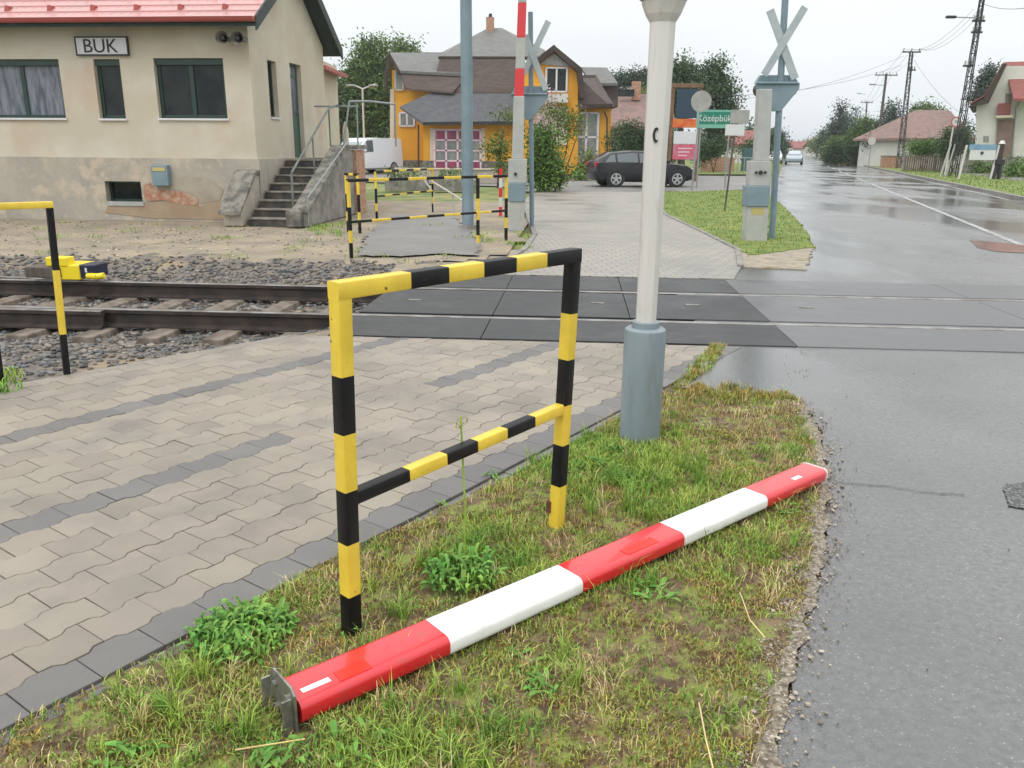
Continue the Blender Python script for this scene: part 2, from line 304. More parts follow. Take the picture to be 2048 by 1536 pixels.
def stoneset(name, pts, mt, smin, smax, flat=.7):
    ico = bmesh.new(); bmesh.ops.create_icosphere(ico, subdivisions=1, radius=1); iv = [v.co.copy() for v in ico.verts]; fi = [[v.index for v in f.verts] for f in ico.faces]; ico.free()
    vs = []; fs = []
    for (x, y, z) in pts:
        s = random.uniform(smin, smax); a = random.random()*6.283; ca, sa = math.cos(a), math.sin(a); kx = random.uniform(.7, 1.4); kz = random.uniform(.5, 1)*flat*1.3; b = len(vs)
        for v in iv:
            j = random.uniform(.72, 1.2)*s; q = (v.x*kx*j, v.y*j, v.z*kz*j); vs.append((x+q[0]*ca-q[1]*sa, y+q[0]*sa+q[1]*ca, z+q[2]))
        fs += [(b+f[0], b+f[1], b+f[2]) for f in fi]
    me = bpy.data.meshes.new(name); me.from_pydata(vs, [], fs); me.materials.append(mt); o = bpy.data.objects.new(name, me); C.objects.link(o); return o
def inpoly(x, y, P):
    c = False; j = len(P)-1
    for i in range(len(P)):
        if (P[i][1] > y) != (P[j][1] > y) and x < (P[j][0]-P[i][0])*(y-P[i][1])/(P[j][1]-P[i][1])+P[i][0]: c = not c
        j = i
    return c
def scatter(P, n, dens=None):
    xs = [p[0] for p in P]; ys = [p[1] for p in P]; out = []
    while n > 0:
        x = random.uniform(min(xs), max(xs)); y = random.uniform(min(ys), max(ys)); n -= 1
        if inpoly(x, y, P) and (dens is None or random.random() < dens(x, y)): out.append((x, y))
    return out
def nz(x, y, s, o=0): return mn.noise(Vector((x*s+o, y*s-o, o*.7)))
def sheet(name, pts, z, mt, thick=0.):
    P = [Vector((p[0], p[1], z)) for p in pts]
    if sum(P[i].x*P[(i+1) % len(P)].y-P[(i+1) % len(P)].x*P[i].y for i in range(len(P))) < 0: P.reverse()
    bm = bmesh.new(); vs = [bm.verts.new(p) for p in P]; bm.faces.new(vs)
    if thick:
        lo = [bm.verts.new(p-Vector((0, 0, thick))) for p in P]
        for i in range(len(P)): j = (i+1) % len(P); bm.faces.new((vs[i], lo[i], lo[j], vs[j]))
    bmesh.ops.triangulate(bm, faces=bm.faces[:]); me = bpy.data.meshes.new(name); bm.to_mesh(me); bm.free(); me.materials.append(mt)
    o = bpy.data.objects.new(name, me); C.objects.link(o); return struct(o)
# ------------------------------------------------------------------ ground, roads, pavements, crossing
VN, VF = 7.36, 8.90          # rail centre lines in the rail frame
PE = Vector((.577, .816)); PN = Vector((-.816, .577))   # pavement: along / to the left
K1 = G(0, 1460); K7 = G(1345, 765); K8 = G(1418, 692); LB0 = G(0, 775); LB2 = G(640, 660)
n0 = PN.dot(K1.xy)*.5+PN.dot(K7.xy)*.5
edgeV = 6.46
def leftd(x, y):             # distance outside the left border of the near pavement
    d = (LB2-LB0).xy.normalized(); return (x-LB0.x)*(-d.y)+(y-LB0.y)*d.x
def ss(t): t = max(0, min(1, t)); return t*t*(3-2*t)
def grid(name, us, vs_, zf, mt, frame=True):
    m = M(); P = [[(W(u, v) if frame else Vector((u, v, 0))) for u in us] for v in vs_]
    V = []; 
    for r in P:
        for p in r: V.append(Vector((p.x, p.y, zf(p.x, p.y))))
    n = len(us); m.raw(V, [(j*n+i, j*n+i+1, (j+1)*n+i+1, (j+1)*n+i) for j in range(len(vs_)-1) for i in range(n-1)]); return m.build(name, mt)
def steps(a, b, d):
    n = max(1, round((b-a)/d)); return [a+(b-a)*i/n for i in range(n+1)]
def zg(x, y):
    u = x*UR.x+y*UR.y; v = x*VR.x+y*VR.y
    if u < 1.2 and 1 < v < 12: return -.7
    return -.06
us = [-2500, -900, -300, -100, -60]+steps(-46, 50, 1.5)+[60, 80, 120, 200, 400, 900, 2500]
vv = [-60, -20, -10]+steps(-4, 40, 1.)+[60, 100, 160, 300, 600, 1200, 2600]
struct(grid('ground', us, vv, zg, K['ground']))
def zb(x, y):
    u = x*UR.x+y*UR.y; v = x*VR.x+y*VR.y
    a = ss(leftd(x, y)/.55); b = ss((11.3-v)/1.3)
    return -.02-.2*a*b+.02*nz(x, y, 3)+.008*nz(x, y, 14, 3)
struct(grid('track_bed', steps(-44, -12, .5)+steps(-11.8, -1.9, .1), steps(2.5, 11.6, .1), zb, K['ballast']))
# station yard soil
yl = [W(-45, 11.0), W(-2.2, 11.0), W(-1.2, 11.6), G(1050, 480), G(1052, 440), G(1040, 400), W(-3, 24.5), W(-3.6, 40), W(-45, 40)]
def zy(x, y): return -.012+.015*nz(x, y, 1.3)+.008*nz(x, y, 6, 2)
m = M(); YP = [(p.x, p.y) for p in yl]
yg = []
ux = steps(-30, 0, .25); vy = steps(11.0, 24, .25)
m = M(); n = len(ux); V = []
for v in vy:
    for u in ux: p = W(u, v); V.append(Vector((p.x, p.y, zy(p.x, p.y) if v > 11.2 else -.05)))
fs = []
for j in range(len(vy)-1):
    for i in range(n-1):
        c = V[j*n+i]
        if inpoly(c.x+.12, c.y+.12, YP): fs.append((j*n+i, j*n+i+1, (j+1)*n+i+1, (j+1)*n+i))
m.raw(V, fs); struct(m.build('yard', K['yard']))
sheet('gravel_patch', [W(-2.3, 9.9), W(1.6, 9.9), W(1.6, 12.2), W(-2.6, 13.2)], -.03, K['yard'])
# worn asphalt path of the far pedestrian gate
# main road
RD = .3206
def rl(px, py, dy): p = G(px, py); return Vector((p.x+RD*dy, p.y+dy, 0))
pl = G(1545, 390); pr = G(2048, 400)
def ragged(P, d=.03, a=.018):
    out = []
    for p, q_ in zip(P, P[1:]):
        n = max(1, int((q_-p).length/d)); t_ = (q_-p).normalized(); s_ = Vector((-t_.y, t_.x, 0))
        for i in range(n): f = p.lerp(q_, i/n); out.append(f+s_*a*(mn.noise(f*9)*1.3+mn.noise(f*37)*.9))
    return out+[P[-1]]
sheet('road', [(-.6, -3), *ragged([G(1500, 1536+200), G(1540, 1536), G(1590, 1330), G(1625, 1200), G(1650, 1080), G(1655, 975), G(1648, 900), G(1640, 860), G(1600, 795), G(1345, 772)]), G(1418, 692), W(1.1, edgeV), W(1.1, 10.2), W(1.9, 10.2), G(1482, 535), G(1608, 540), G(1628, 492), G(1600, 450), G(1570, 420), G(1545, 393),
      (pl.x+RD*30, pl.y+30), (pl.x+RD*800, pl.y+800), (pr.x+RD*800, pr.y+800), (pr.x+RD*40, pr.y+40), pr, (pr.x-RD*22+1, pr.y-22), (pr.x-RD*22+6, pr.y-32), (13, -3)], -.004, K['road'])
PP = [G(*q_) for q_ in ((715, 512), (800, 514), (880, 510), (960, 512), (958, 490), (930, 452), (900, 430), (790, 430), (735, 470), (715, 512))]
sheet('path', ragged(PP, .12, .10)[:-1], .016, K['road2'])
# markings
def mark(name, a, b, wd, z=.001):
    a = Vector(a); b = Vector(b); d = (b-a).normalized(); s_ = Vector((-d.y, d.x, 0))*wd/2; return sheet(name, [a-s_, b-s_, b+s_, a+s_], z, K['marking'])
K['marking'] = mat('road_marking_white', (.42, .42, .41, 1), (.16, .16, .165, 1), 6, .35, lo=.42, hi=.62)
cA = G(2048, 492); cB = Vector((cA.x+RD*26, cA.y+26, 0))
mark('road_marking', cA-Vector((RD*1.5, 1.5, 0)), cB, .13)
for k in range(14):
    a = Vector((cA.x+RD*(30+k*9), cA.y+30+k*9, 0)); mark('road_marking', a, a+Vector((RD*4, 4, 0)), .13)
pm = G(2040, 402); mark('road_marking', Vector((pr.x-.5, pr.y, 0)), Vector((pr.x-.5+RD*180, pr.y+180, 0)), .10)
K['puddle_reflection'] = mat('wet_brown_roof_reflection', (.24, .11, .085, 1), (.13, .075, .065, 1), 2, .12, spec=1.)  # wet brown, with the red roof's reflection painted into the colour
sheet('puddle_reflection', [G(*q) for q in ((1940, 480), (1975, 483), (2048, 490), (2110, 497), (2110, 512), (2048, 506), (1990, 503), (1955, 495))], .0015, K['puddle_reflection'])
K['crack'] = mat('crack_fill', (.05, .05, .045, 1), (.12, .12, .09, 1), 30, .8)
P_ = [G(1660, 962), G(1720, 968), G(1790, 975), G(1850, 984), G(1930, 990)]; P2 = ragged(P_, .02, .012); P3 = [p+Vector((.0, .006+.005*abs(mn.noise(p*20)), 0)) for p in P2]
sheet('road_crack', P2+P3[::-1], .0008, K['crack'])
# side street and parking apron
sheet('side_street', [G(1545, 393), G(1500, 378), G(1390, 383), G(1290, 381), G(1180, 384), G(1060, 384), G(1000, 372), (-12, 40), (-30, 43), (-30, 60), (-12, 54), (3, 49.5), (8, 50), G(1540, 352)], -.009, K['road2'])
# far pavement and lawn island
fp = [W(-.3, 9.95), W(1.9, 9.95), G(1482, 535), G(1475, 500), G(1405, 465), G(1335, 432), G(1300, 402), G(1288, 383), G(1062, 386), G(1048, 405), G(1058, 440), G(1070, 470), G(1050, 500), G(1000, 530), W(-1.9, 10.3), W(-1.9, 9.95)]
sheet('pavement', fp, .012, K['paverfar'], .08)
isl = [G(1300, 402), G(1335, 432), G(1405, 465), G(1475, 500), G(1500, 512), G(1628, 496), G(1603, 452), G(1572, 420), G(1545, 393), G(1500, 380), G(1385, 384), G(1290, 384)]
sheet('lawn', ragged([p.copy() for p in isl]+[isl[0].copy()], .15, .05)[:-1], .02, K['lawn'], .1)
sheet('gravel_patch', ragged([G(1475, 500), G(1500, 508), G(1625, 496), G(1612, 540), G(1482, 535), G(1475, 500)], .1, .05)[:-1], .008, mat('sandy_rubble', (.36, .30, .23, 1), (.26, .23, .19, 1), 5, .85, bump=.01, bs=30, c3=(.16, .15, .05, 1), s3=4, lo3=.56, hi3=.64), .05)
def kerb(pts, wd=.08, h=.04, mt='concrete', top=.03, name='kerb'):
    m = M()
    for a, b in zip(pts, pts[1:]):
        a = Vector(a); b = Vector(b); d = (b-a).normalized(); s_ = Vector((-d.y, d.x, 0))
        L_ = (b-a).length; c = (a+b)/2; m.box((c.x, c.y, top-h/2-.03), (L_+.01, wd, h+.06), (d, s_, Vector((0, 0, 1))))
    return struct(m.build(name, K[mt]))
kerb([G(1300, 402), G(1335, 432), G(1405, 465), G(1475, 500), G(1481, 535)])
kerb([G(1048, 405), G(1058, 440), G(1070, 470), G(1050, 500), G(1000, 530), W(-1.9, 10.3)], top=.035)
# right-hand verge, its kerb and footpath
q = pr; 
sheet('verge', [(q.x-RD*22+1.2, q.y-22), (q.x+.1, q.y), (q.x+.1+RD*40, q.y+40), (q.x+RD*500, q.y+500), (q.x+30+RD*500, q.y+500), (q.x+60, q.y-22)], .06, K['lawn'])
kerb([(q.x-RD*22+1, q.y-22, 0), (q.x, q.y, 0), (q.x+RD*45, q.y+45, 0), (q.x+RD*150, q.y+150, 0)], .16, .1, top=.1)
fw0 = G(2048, 366); sheet('footpath', [(fw0.x-RD*12, fw0.y-12), (fw0.x+RD*120, fw0.y+120), (fw0.x+RD*120+1.5, fw0.y+120), (fw0.x-RD*12+1.8, fw0.y-12)], .068, K['road2'])
# left verge of the main road beyond the side street
pv = G(1543, 350); sheet('verge', [pv, (pv.x+RD*400, pv.y+400), (pv.x-6+RD*400, pv.y+400), (pv.x-7, pv.y-1)], .03, K['lawn'])
# crossing panels
PG = .05; pj = 1.78
m1 = M(); m2 = M(); gp = M(); u = -2.02; lens = []
ue = [-2.02, -1.2, 0.02, 1.24] 
bands = [(edgeV+.03, VN-.07), (VN+.12, VF-.12), (VF+.07, 9.93)]
def panel(mm, u0, u1, v0, v1): mm.box(W((u0+u1)/2, (v0+v1)/2, -.066), (u1-u0-.006, v1-v0, .14), (UR, VR, Vector((0, 0, 1))))
uu = -2.02
while uu < pj-.1:
    for b_ in bands: panel(m1, uu, min(uu+1.27, pj), *b_)
    uu += 1.27
uu = pj
while uu < 15:
    for b_ in bands: panel(m2, uu, uu+2.4, *b_)
    uu += 2.4
struct(m1.build('crossing_panels', K['panel'], bevel=.004)); struct(m2.build('crossing_slabs', K['panelgrey'], bevel=.006))
gp.hexa([W(-2.0, edgeV-.0, -.3), W(15, edgeV, -.3), W(15, 9.95, -.3), W(-2.0, 9.95, -.3), W(-2.0, edgeV, -.09), W(15, edgeV, -.09), W(15, 9.95, -.09), W(-2.0, 9.95, -.09)])
struct(gp.build('crossing_bed', K['joint']))
# metal lugs set in the panels
lg = M()
for px, py in ((830, 601), (1195, 607), (1385, 611), (1612, 616)):
    p = G(px, py); lg.box((p.x, p.y, .006), (.13, .05, .008), (UR, VR, Vector((0, 0, 1))))
struct(lg.build('panel_lugs', K['concrete']))
# ------------------------------------------------------------------ rails and sleepers
def rail(v, u0, u1, lbl, v1=None):
    v1 = v if v1 is None else v1
    t = thing('rail', lbl, 'rail', W((u0+u1)/2, (v+v1)/2, -.17), 'running rails of the railway track')
    prof = [(-.07, -.17), (.07, -.17), (.07, -.155), (.012, -.13), (.009, -.05), (.034, -.038), (.034, -.006), (-.034, -.006), (-.034, -.038), (-.009, -.05), (-.012, -.13), (-.07, -.155)]
    m = M(); m.loft([[W(u0, v+a, z) for a, z in prof], [W(u1, v1+a, z) for a, z in prof]]); m.build('rail_web', K['railside'], t)
    m = M(); pr_ = [(-.034, -.006), (.034, -.006), (.033, 0), (.024, .004), (-.024, .004), (-.033, 0)]
    m.loft([[W(u0, v+a, z) for a, z in pr_], [W(u1, v1+a, z) for a, z in pr_]]); m.build('rail_head', K['railtop'], t); return t
rail(VN, -45, 15, 'steel rail nearest the camera, running flush through the crossing')
rail(VF, -45, 15, 'steel rail on the station side, running flush through the crossing')
rail(VN-.11, -9.5, -4.4, 'short check rail beside the near rail at the left edge')
rail(VF+.16, -12, -5.6, 'tapering switch rail beside the far rail near the yellow box', VF+.07) if False else rail(VF+1.1, -14, -5.9, 'diverging switch rail behind the far rail at the left edge', VF+.09)
def sleeper_mesh():
    m = M(); m.hexa([Vector(p) for p in [(-.13, -1.25, -.12), (.13, -1.25, -.12), (.13, 1.25, -.12), (-.13, 1.25, -.12), (-.10, -1.23, 0), (.10, -1.23, 0), (.10, 1.23, 0), (-.10, 1.23, 0)]])
    return m.build('sleeper', K['sleeper'], bevel=.01)
sl0 = sleeper_mesh(); nsl = 0; words = ['first', 'second', 'third', 'fourth', 'fifth', 'sixth', 'seventh', 'eighth', 'ninth', 'tenth', 'eleventh', 'twelfth', 'thirteenth', 'fourteenth']
for k in range(14):
    o = sl0 if k == 0 else sl0.copy()
    if k: C.objects.link(o)
    o.location = W(-2.55-.62*k, (VN+VF)/2, -.165+random.uniform(-.006, .006)); o.rotation_euler = (0, 0, RA+random.uniform(-.03, .03))
    tag(o, '%s sleeper left of the crossing panels, half sunk in ballast' % words[k], 'sleeper', 'sleepers under the railway track')
# fastenings: chairs and clips
def zbed(x, y): return zb(x, y)
BP = [W(-13, 5.2), W(-2.05, 5.2), W(-2.05, 11.2), W(-13, 11.2)]; BP = [(p.x, p.y) for p in BP]
def bdens(x, y):
    u = x*UR.x+y*UR.y; v = x*VR.x+y*VR.y
    if leftd(x, y) < .06: return 0
    d = .95 if v > 9.2 and v < 10.5 else (.6 if v < 6.6 else .8)
    if v >= 10.5: d = max(0, 1-(v-10.5)/.8)*.9
    return d*(.35+.9*ss(nz(x, y, .9)+.75))
pts = scatter(BP, 30000, bdens)
struct(stoneset('ballast_stones', [(x, y, zb(x, y)+.006) for x, y in pts], K['stones'], .014, .036), 'stuff')
# ------------------------------------------------------------------ near pavement: interlocking pavers
def clip(poly, p0, d):       # keep the right-hand side of line p0,d
    out = []; n = len(poly)
    def sd_(p): return d[0]*(p[1]-p0[1])-d[1]*(p[0]-p0[0])
    for i in range(n):
        a = poly[i]; b = poly[(i+1) % n]; sa, sb = sd_(a), sd_(b)
        if sa <= 0: out.append(a)
        if (sa < 0 < sb) or (sb < 0 < sa):
            t = sa/(sa-sb); out.append((a[0]+(b[0]-a[0])*t, a[1]+(b[1]-a[1])*t))
    return out
PL, PW, GAP = .2, .163, .0035
def wav(s):                  # trapezoid wave of a row joint
    s = (s/PL) % 1.
    return .011*(-1 if s < .2 else (-1+2*(s-.2)/.13 if s < .33 else (1 if s < .7 else (1-2*(s-.7)/.13 if s < .83 else -1))))
ep = Vector((K8.x-K7.x, K8.y-K7.y)).normalized()
def region(P):
    P = clip(P, (LB0.x, LB0.y), tuple(-(LB2-LB0).xy.normalized()*-1)) if True else P
    P = clip(P, tuple(W(0, edgeV-.02).xy), (UR.x, UR.y)) if P else P
    return P
mp_ = M(); md = M(); nrow = 25; sA = PE.dot(G(590, 885).xy); sB = PE.dot(G(900, 772).xy)
brks = [0, .2, .33, .7, .83]
for r in range(nrow):
    dark = r in (0, 7, 14, 21); n1 = n0+r*PW; ph = .1 if r % 2 else 0.
    for k in range(-8, 46):
        s0 = k*PL+ph+GAP/2; s1 = s0+PL-GAP
        ks = sorted({s0, s1} | {(j+b)*PL for j in range(k-1, k+3) for b in brks if s0 < (j+b)*PL < s1})
        lo = [(s, (wav(s) if r else 0)+GAP/2) for s in ks]; hi = [(s, wav(s)+PW-GAP/2) for s in ks[::-1]]
        q = [(PE.x*s+PN.x*(n1+t), PE.y*s+PN.y*(n1+t)) for s, t in lo+hi]
        # outer limits
        cx = sum(a for a, b in q)/len(q); cy = sum(b for a, b in q)/len(q)
        q = region(q)
        q = clip(q, (K7.x, K7.y), (ep.x, ep.y)) if q and False else q
        if len(q) < 3 or cy < -2: continue
        # end bevel towards the crossing on the kerb side
        z = .0+random.uniform(-.0012, .0012); tx, ty = random.uniform(-.012, .012), random.uniform(-.012, .012)
        q2 = []
        for a in q:
            if not q2 or (abs(a[0]-q2[-1][0])+abs(a[1]-q2[-1][1])) > 1e-5: q2.append(a)
        top = [Vector((a, b, z+(a-cx)*tx+(b-cy)*ty)) for a, b in q2]; mm = md if dark else mp_
        ins = [Vector((cx+(p.x-cx)*.965, cy+(p.y-cy)*.965, p.z+.0018)) for p in top]
        nn = len(top); sm_ = cx*PE.x+cy*PE.y
        if r == 7 and sA < sm_ < sB: mm = mp_
        mm.raw(ins+top+[p-Vector((0, 0, .03)) for p in top], [tuple(range(nn))]+[(i+nn, (i+1) % nn+nn, (i+1) % nn, i) for i in range(nn)]+[(i+2*nn, (i+1) % nn+2*nn, (i+1) % nn+nn, i+nn) for i in range(nn)])
struct(mp_.build('pavement', K['paver'])); struct(md.build('pavement_bands', K['paverdark']))
a_ = PE*-2.2+PN*n0; b_ = PE*6.2+PN*n0
def isect(p, d, q_, e):
    den = d.x*e.y-d.y*e.x; t = ((q_.x-p.x)*e.y-(q_.y-p.y)*e.x)/den; return p+d*t
R0 = W(0, edgeV-.02).xy
c_ = isect(PN*n0, PE, R0, UR.xy); d_ = isect(LB0.xy, (LB2-LB0).xy, R0, UR.xy); e_ = LB0.xy-(LB2-LB0).xy*2.2
sheet('pavement_bed', [a_, c_, d_, e_], -.012, K['sand'])
kb = M(); s = -2.
while s < 6.2:               # thin concrete edging stones along the verge
    p = PE*(s+.25)+PN*(n0-.027)
    if W(0, 0).y+p.dot(VR.xy) < edgeV-.1: kb.box((p.x, p.y, -.08+random.uniform(-.004, .002)), (.495, .05, .14), (Vector((PE.x, PE.y, 0)), Vector((PN.x, PN.y, 0)), Vector((0, 0, 1))))
    s += .5
struct(kb.build('kerb', K['paverdark'], bevel=.004))
kerb([Vector((*(LB0.xy-(LB2-LB0).xy*1.5), 0)), Vector((*d_, 0))], .05, .03, 'concrete', .0)
# ------------------------------------------------------------------ verge with grass
VP_ = [G(0, 1460+230), G(0, 1462), G(380, 1268), G(590, 1152), G(940, 988), G(1150, 882), G(1240, 827), G(1345, 768), G(1420, 692), G(1452, 690), G(1425, 735), G(1365, 775), G(1600, 798), G(1632, 870), G(1640, 960), G(1640, 1060), G(1610, 1200), G(1570, 1330), G(1520, 1536), G(1480, 1900)]
VPx = [(p.x, p.y) for p in VP_]
def zv(x, y): return -.008+.018*nz(x, y, 2.2)+.009*nz(x, y, 9, 4)+.004*nz(x, y, 30, 7)
gx = steps(-2.6, 2.3, .035); gy = steps(.9, 6.6, .035); n = len(gx); V = [Vector((x, y, zv(x, y) if inpoly(x, y, VPx) else min(-.016, zv(x, y)-.01))) for y in gy for x in gx]
m = M(); m.raw(V, [(j*n+i, j*n+i+1, (j+1)*n+i+1, (j+1)*n+i) for j in range(len(gy)-1) for i in range(n-1) if leftd(V[j*n+i].x, V[j*n+i].y) < -.4])
struct(m.build('verge', K['soil']))
hot = [(G(px, py), r, s_) for px, py, r, s_ in ((1200, 930, .35, 1.2), (1130, 900, .25, .9), (1330, 960, .3, 1.0), (1290, 890, .2, 1.1), (930, 1130, .22, 1.1), (1000, 1060, .2, .9), (480, 1280, .16, .6), (560, 1190, .15, .6), (690, 1490, .2, .8), (1270, 1180, .13, .9), (1120, 1330, .1, .6), (1500, 1100, .2, .7), (1360, 1040, .2, 1.), (420, 1400, .2, .7), (330, 1500, .15, .6), (1580, 900, .15, .9), (1410, 730, .3, 1.0), (1100, 1150, .2, .9), (1420, 1400, .15, .6), (820, 1480, .2, .8), (1000, 1450, .25, .6))]
bare = [(G(px, py), r) for px, py, r in ((1450, 830, .32), (1110, 1075, .10), (760, 1190, .14), (1110, 1040, .1), (850, 1090, .1), (1330, 1310, .16), (1500, 850, .25), (900, 1400, .13), (1180, 1480, .12), (620, 1120, .1))]
def hotf(x, y): return sum(s_*math.exp(-((x-p.x)**2+(y-p.y)**2)/(r*r)) for p, r, s_ in hot)
def baref(x, y): return max(math.exp(-((x-p.x)**2+(y-p.y)**2)/(r*r)) for p, r in bare)
def gd(x, y): return ss(.30+.45*hotf(x, y)+.7*nz(x, y, 5)+.7*nz(x, y, 14, 2))*(1-.85*baref(x, y))
def gh(x, y): return .55+.55*min(1.3, hotf(x, y))+.35*nz(x, y, 5, 1)
pts = scatter(VPx, 230000, gd); struct(bladeset('grass', [(x, y, zv(x, y)-.002) for x, y in pts], K['blade'], .018, .058, .0036, gh), 'stuff')
pts = scatter(VPx, 110000, lambda x, y: ss(.22+.8*nz(x, y, 6, 5)+.8*nz(x, y, 17, 5))*(1-.4*baref(x, y))); struct(bladeset('dry_grass', [(x, y, zv(x, y)-.002) for x, y in pts], K['dryblade'], .012, .045, .003), 'stuff')
pts = scatter(VPx, 260000, lambda x, y: ss(.34+.9*nz(x, y, 6, 8)+.9*nz(x, y, 18, 8))*(1-.7*baref(x, y))); struct(bladeset('moss', [(x, y, zv(x, y)-.002) for x, y in pts], K['moss'], .008, .024, .005), 'stuff')
EP = [G(1640, 870), G(1655, 975), G(1650, 1080), G(1625, 1200), G(1590, 1330), G(1540, 1536), G(1500, 1700), G(1400, 1700), G(1480, 1536), G(1530, 1330), G(1575, 1200), G(1590, 1080), G(1590, 975), G(1560, 870), G(1430, 860), G(1400, 800), G(1600, 800)]
EPx = [(p.x, p.y) for p in EP]
K['thatch'] = leaf('dead_thatch', (.17, .10, .05, 1), (.30, .20, .11, 1), .4, .02, 5)
pts = scatter(VPx, 120000, lambda x, y: ss(.45+.8*nz(x, y, 7, 11)+.8*nz(x, y, 20, 3))); struct(bladeset('thatch', [(x, y, zv(x, y)+.002) for x, y in pts], K['thatch'], .006, .02, .005), 'stuff')
EC = [G(*q_) for q_ in ((1600, 797), (1640, 870), (1655, 975), (1650, 1080), (1625, 1200), (1590, 1330), (1540, 1536), (1500, 1720))]
pe_ = []; big = []
ec = ragged(EC, .012, .014); eo = [p+Vector((.008+.03*nz(p.x, p.y, 6), 0, 0)) for p in ec]; ei = [p+Vector((-.09-.05*nz(p.x, p.y, 4, 3), 0, 0)) for p in ec]
dm = M(); k_ = len(ec); em = [a.lerp(b, .45) for a, b in zip(eo, ei)]; dm.raw([Vector((p.x, p.y, .0012)) for p in eo]+[Vector((p.x, p.y, .004)) for p in em]+[Vector((p.x, p.y, -.035)) for p in ei], [(i+o_*k_, i+1+o_*k_, k_+i+1+o_*k_, k_+i+o_*k_) for o_ in (0, 1) for i in range(k_-1)]); struct(dm.build('dirt_strip', K['dirt']))
for p, q_ in zip(EC, EC[1:]):
    L_ = (q_-p).length; t_ = (q_-p).normalized(); s_ = Vector((t_.y, -t_.x, 0))
    if s_.x < 0: s_ = -s_
    for _ in range(int(L_*3000)):
        o_ = random.gauss(-.05, .045) if random.random() < .88 else abs(random.gauss(0, .06)); f = p.lerp(q_, random.random())+s_*o_
        if random.random() < .55+.8*nz(f.x, f.y, 7): (pe_ if random.random() < .93 else big).append((f.x, f.y, (.0015 if inpoly(f.x, f.y, VPx) == False else zv(f.x, f.y)+.003)))
pts = scatter([(p.x, p.y) for p in (G(1360, 860), G(1400, 795), G(1600, 800), G(1640, 870), G(1650, 960), G(1590, 960), G(1560, 900))], 9000, lambda x, y: .35+.7*nz(x, y, 6)); pe_ += [(x, y, zv(x, y)+.002) for x, y in pts]
pts = scatter(VPx, 9000, lambda x, y: .12+.6*baref(x, y)); pe_ += [(x, y, zv(x, y)+.002) for x, y in pts]
gz = [(x, y, .0) for x, y in scatter([(p.x, p.y) for p in (G(1560, 690), G(1620, 695), G(1620, 790), G(1590, 800), G(1570, 740))], 1500, lambda x, y: .2+.6*nz(x, y, 4))]; rdz = [(x, y, 0.) for x, y in scatter([(p.x, p.y) for p in (G(1560, 1536), G(2048, 1536), G(2048, 720), G(1640, 720), G(1650, 1000))], 260)]
struct(stoneset('grit', big+[(x, y, z) for x, y, z in scatter_dummy] if False else [(x, y, z) for x, y, z in big], K['pebble'], .004, .009), 'stuff')
ch_ = ragged([G(*q_) for q_ in ((2010, 968), (2060, 962), (2120, 966), (2124, 1000), (2118, 1024), (2060, 1018), (2014, 1012), (2010, 968))], .012, .012)
sheet('drain_patch', ch_[:-1], .0012, K['blackstone'])
struct(stoneset('pebbles', pe_+rdz+gz, K['pebble'], .0012, .0042), 'stuff')
tf = []
for x, y in scatter(VPx, 900, lambda x, y: min(1, .10+.55*hotf(x, y))*(1-.8*baref(x, y))):
    for _ in range(random.randint(14, 45)): tf.append((x+random.gauss(0, .012), y+random.gauss(0, .012), zv(x, y)-.003))
struct(bladeset('grass_tufts', tf, K['blade'], .05, .125, .0034), 'stuff')
tf = []
for x, y in scatter(VPx, 260):
    for _ in range(random.randint(6, 22)): tf.append((x+random.gauss(0, .014), y+random.gauss(0, .014), zv(x, y)-.003))
struct(bladeset('straw_tufts', tf, K['dryblade'], .04, .11, .0026), 'stuff')
# weeds by the far track edge, yard, island
def tufts(P, n, r, per):
    out = []
    for x, y in scatter(P, n):
        k = random.uniform(.4, 1.3)
        for _ in range(int(per*k)): out.append((x+random.gauss(0, r*k), y+random.gauss(0, r*k)))
    return out
YW = [(p.x, p.y) for p in (W(-14, 10.9), W(-1.3, 10.9), G(1040, 480), G(1045, 430), W(-3, 15.8), W(-14, 15.8))]
t_ = tufts(YW, 60, .12, 30)+tufts([(p.x, p.y) for p in (G(940, 520), G(1060, 500), G(1055, 465), G(960, 470))], 14, .1, 50)+tufts([(p.x, p.y) for p in (G(590, 470), G(700, 475), G(690, 445), G(610, 455))], 16, .12, 90)+tufts([(p.x, p.y) for p in (G(0, 790), G(70, 770), G(50, 735), G(0, 740))], 6, .06, 70)
t2 = tufts([(p.x, p.y) for p in (G(1355, 765), G(1375, 765), G(1455, 690), G(1430, 690))], 90, .02, 60)+tufts([(p.x, p.y) for p in (G(1350, 795), G(1590, 802), G(1560, 782), G(1360, 765))], 60, .03, 70)
struct(bladeset('edge_grass', [(x, y, -.006) for x, y in t2], K['moss'], .02, .055, .004), 'stuff')
struct(bladeset('yard_grass', [(x, y, .0) for x, y in t_], K['blade'], .02, .085, .010), 'stuff')
pts = scatter([(p.x, p.y) for p in isl], 26000, lambda x, y: .5+.5*nz(x, y, 2)); struct(bladeset('lawn_grass', [(x, y, .018) for x, y in pts], K['lawnblade'], .02, .055, .012), 'stuff')
VRt = [(q.x-RD*18+1.4, q.y-18), (q.x+.3, q.y), (q.x+.3+RD*25, q.y+25), (q.x+9+RD*25, q.y+25), (q.x+12, q.y-5)] if False else [(pr.x+.3-RD*4, pr.y-4), (pr.x+.3+RD*35, pr.y+35), (pr.x+9+RD*35, pr.y+35), (pr.x+9, pr.y-4)]
pts = scatter(VRt, 22000, lambda x, y: .5+.5*nz(x, y, 1)); struct(bladeset('verge_grass', [(x, y, .058) for x, y in pts], K['lawnblade'], .04, .12, .03), 'stuff')
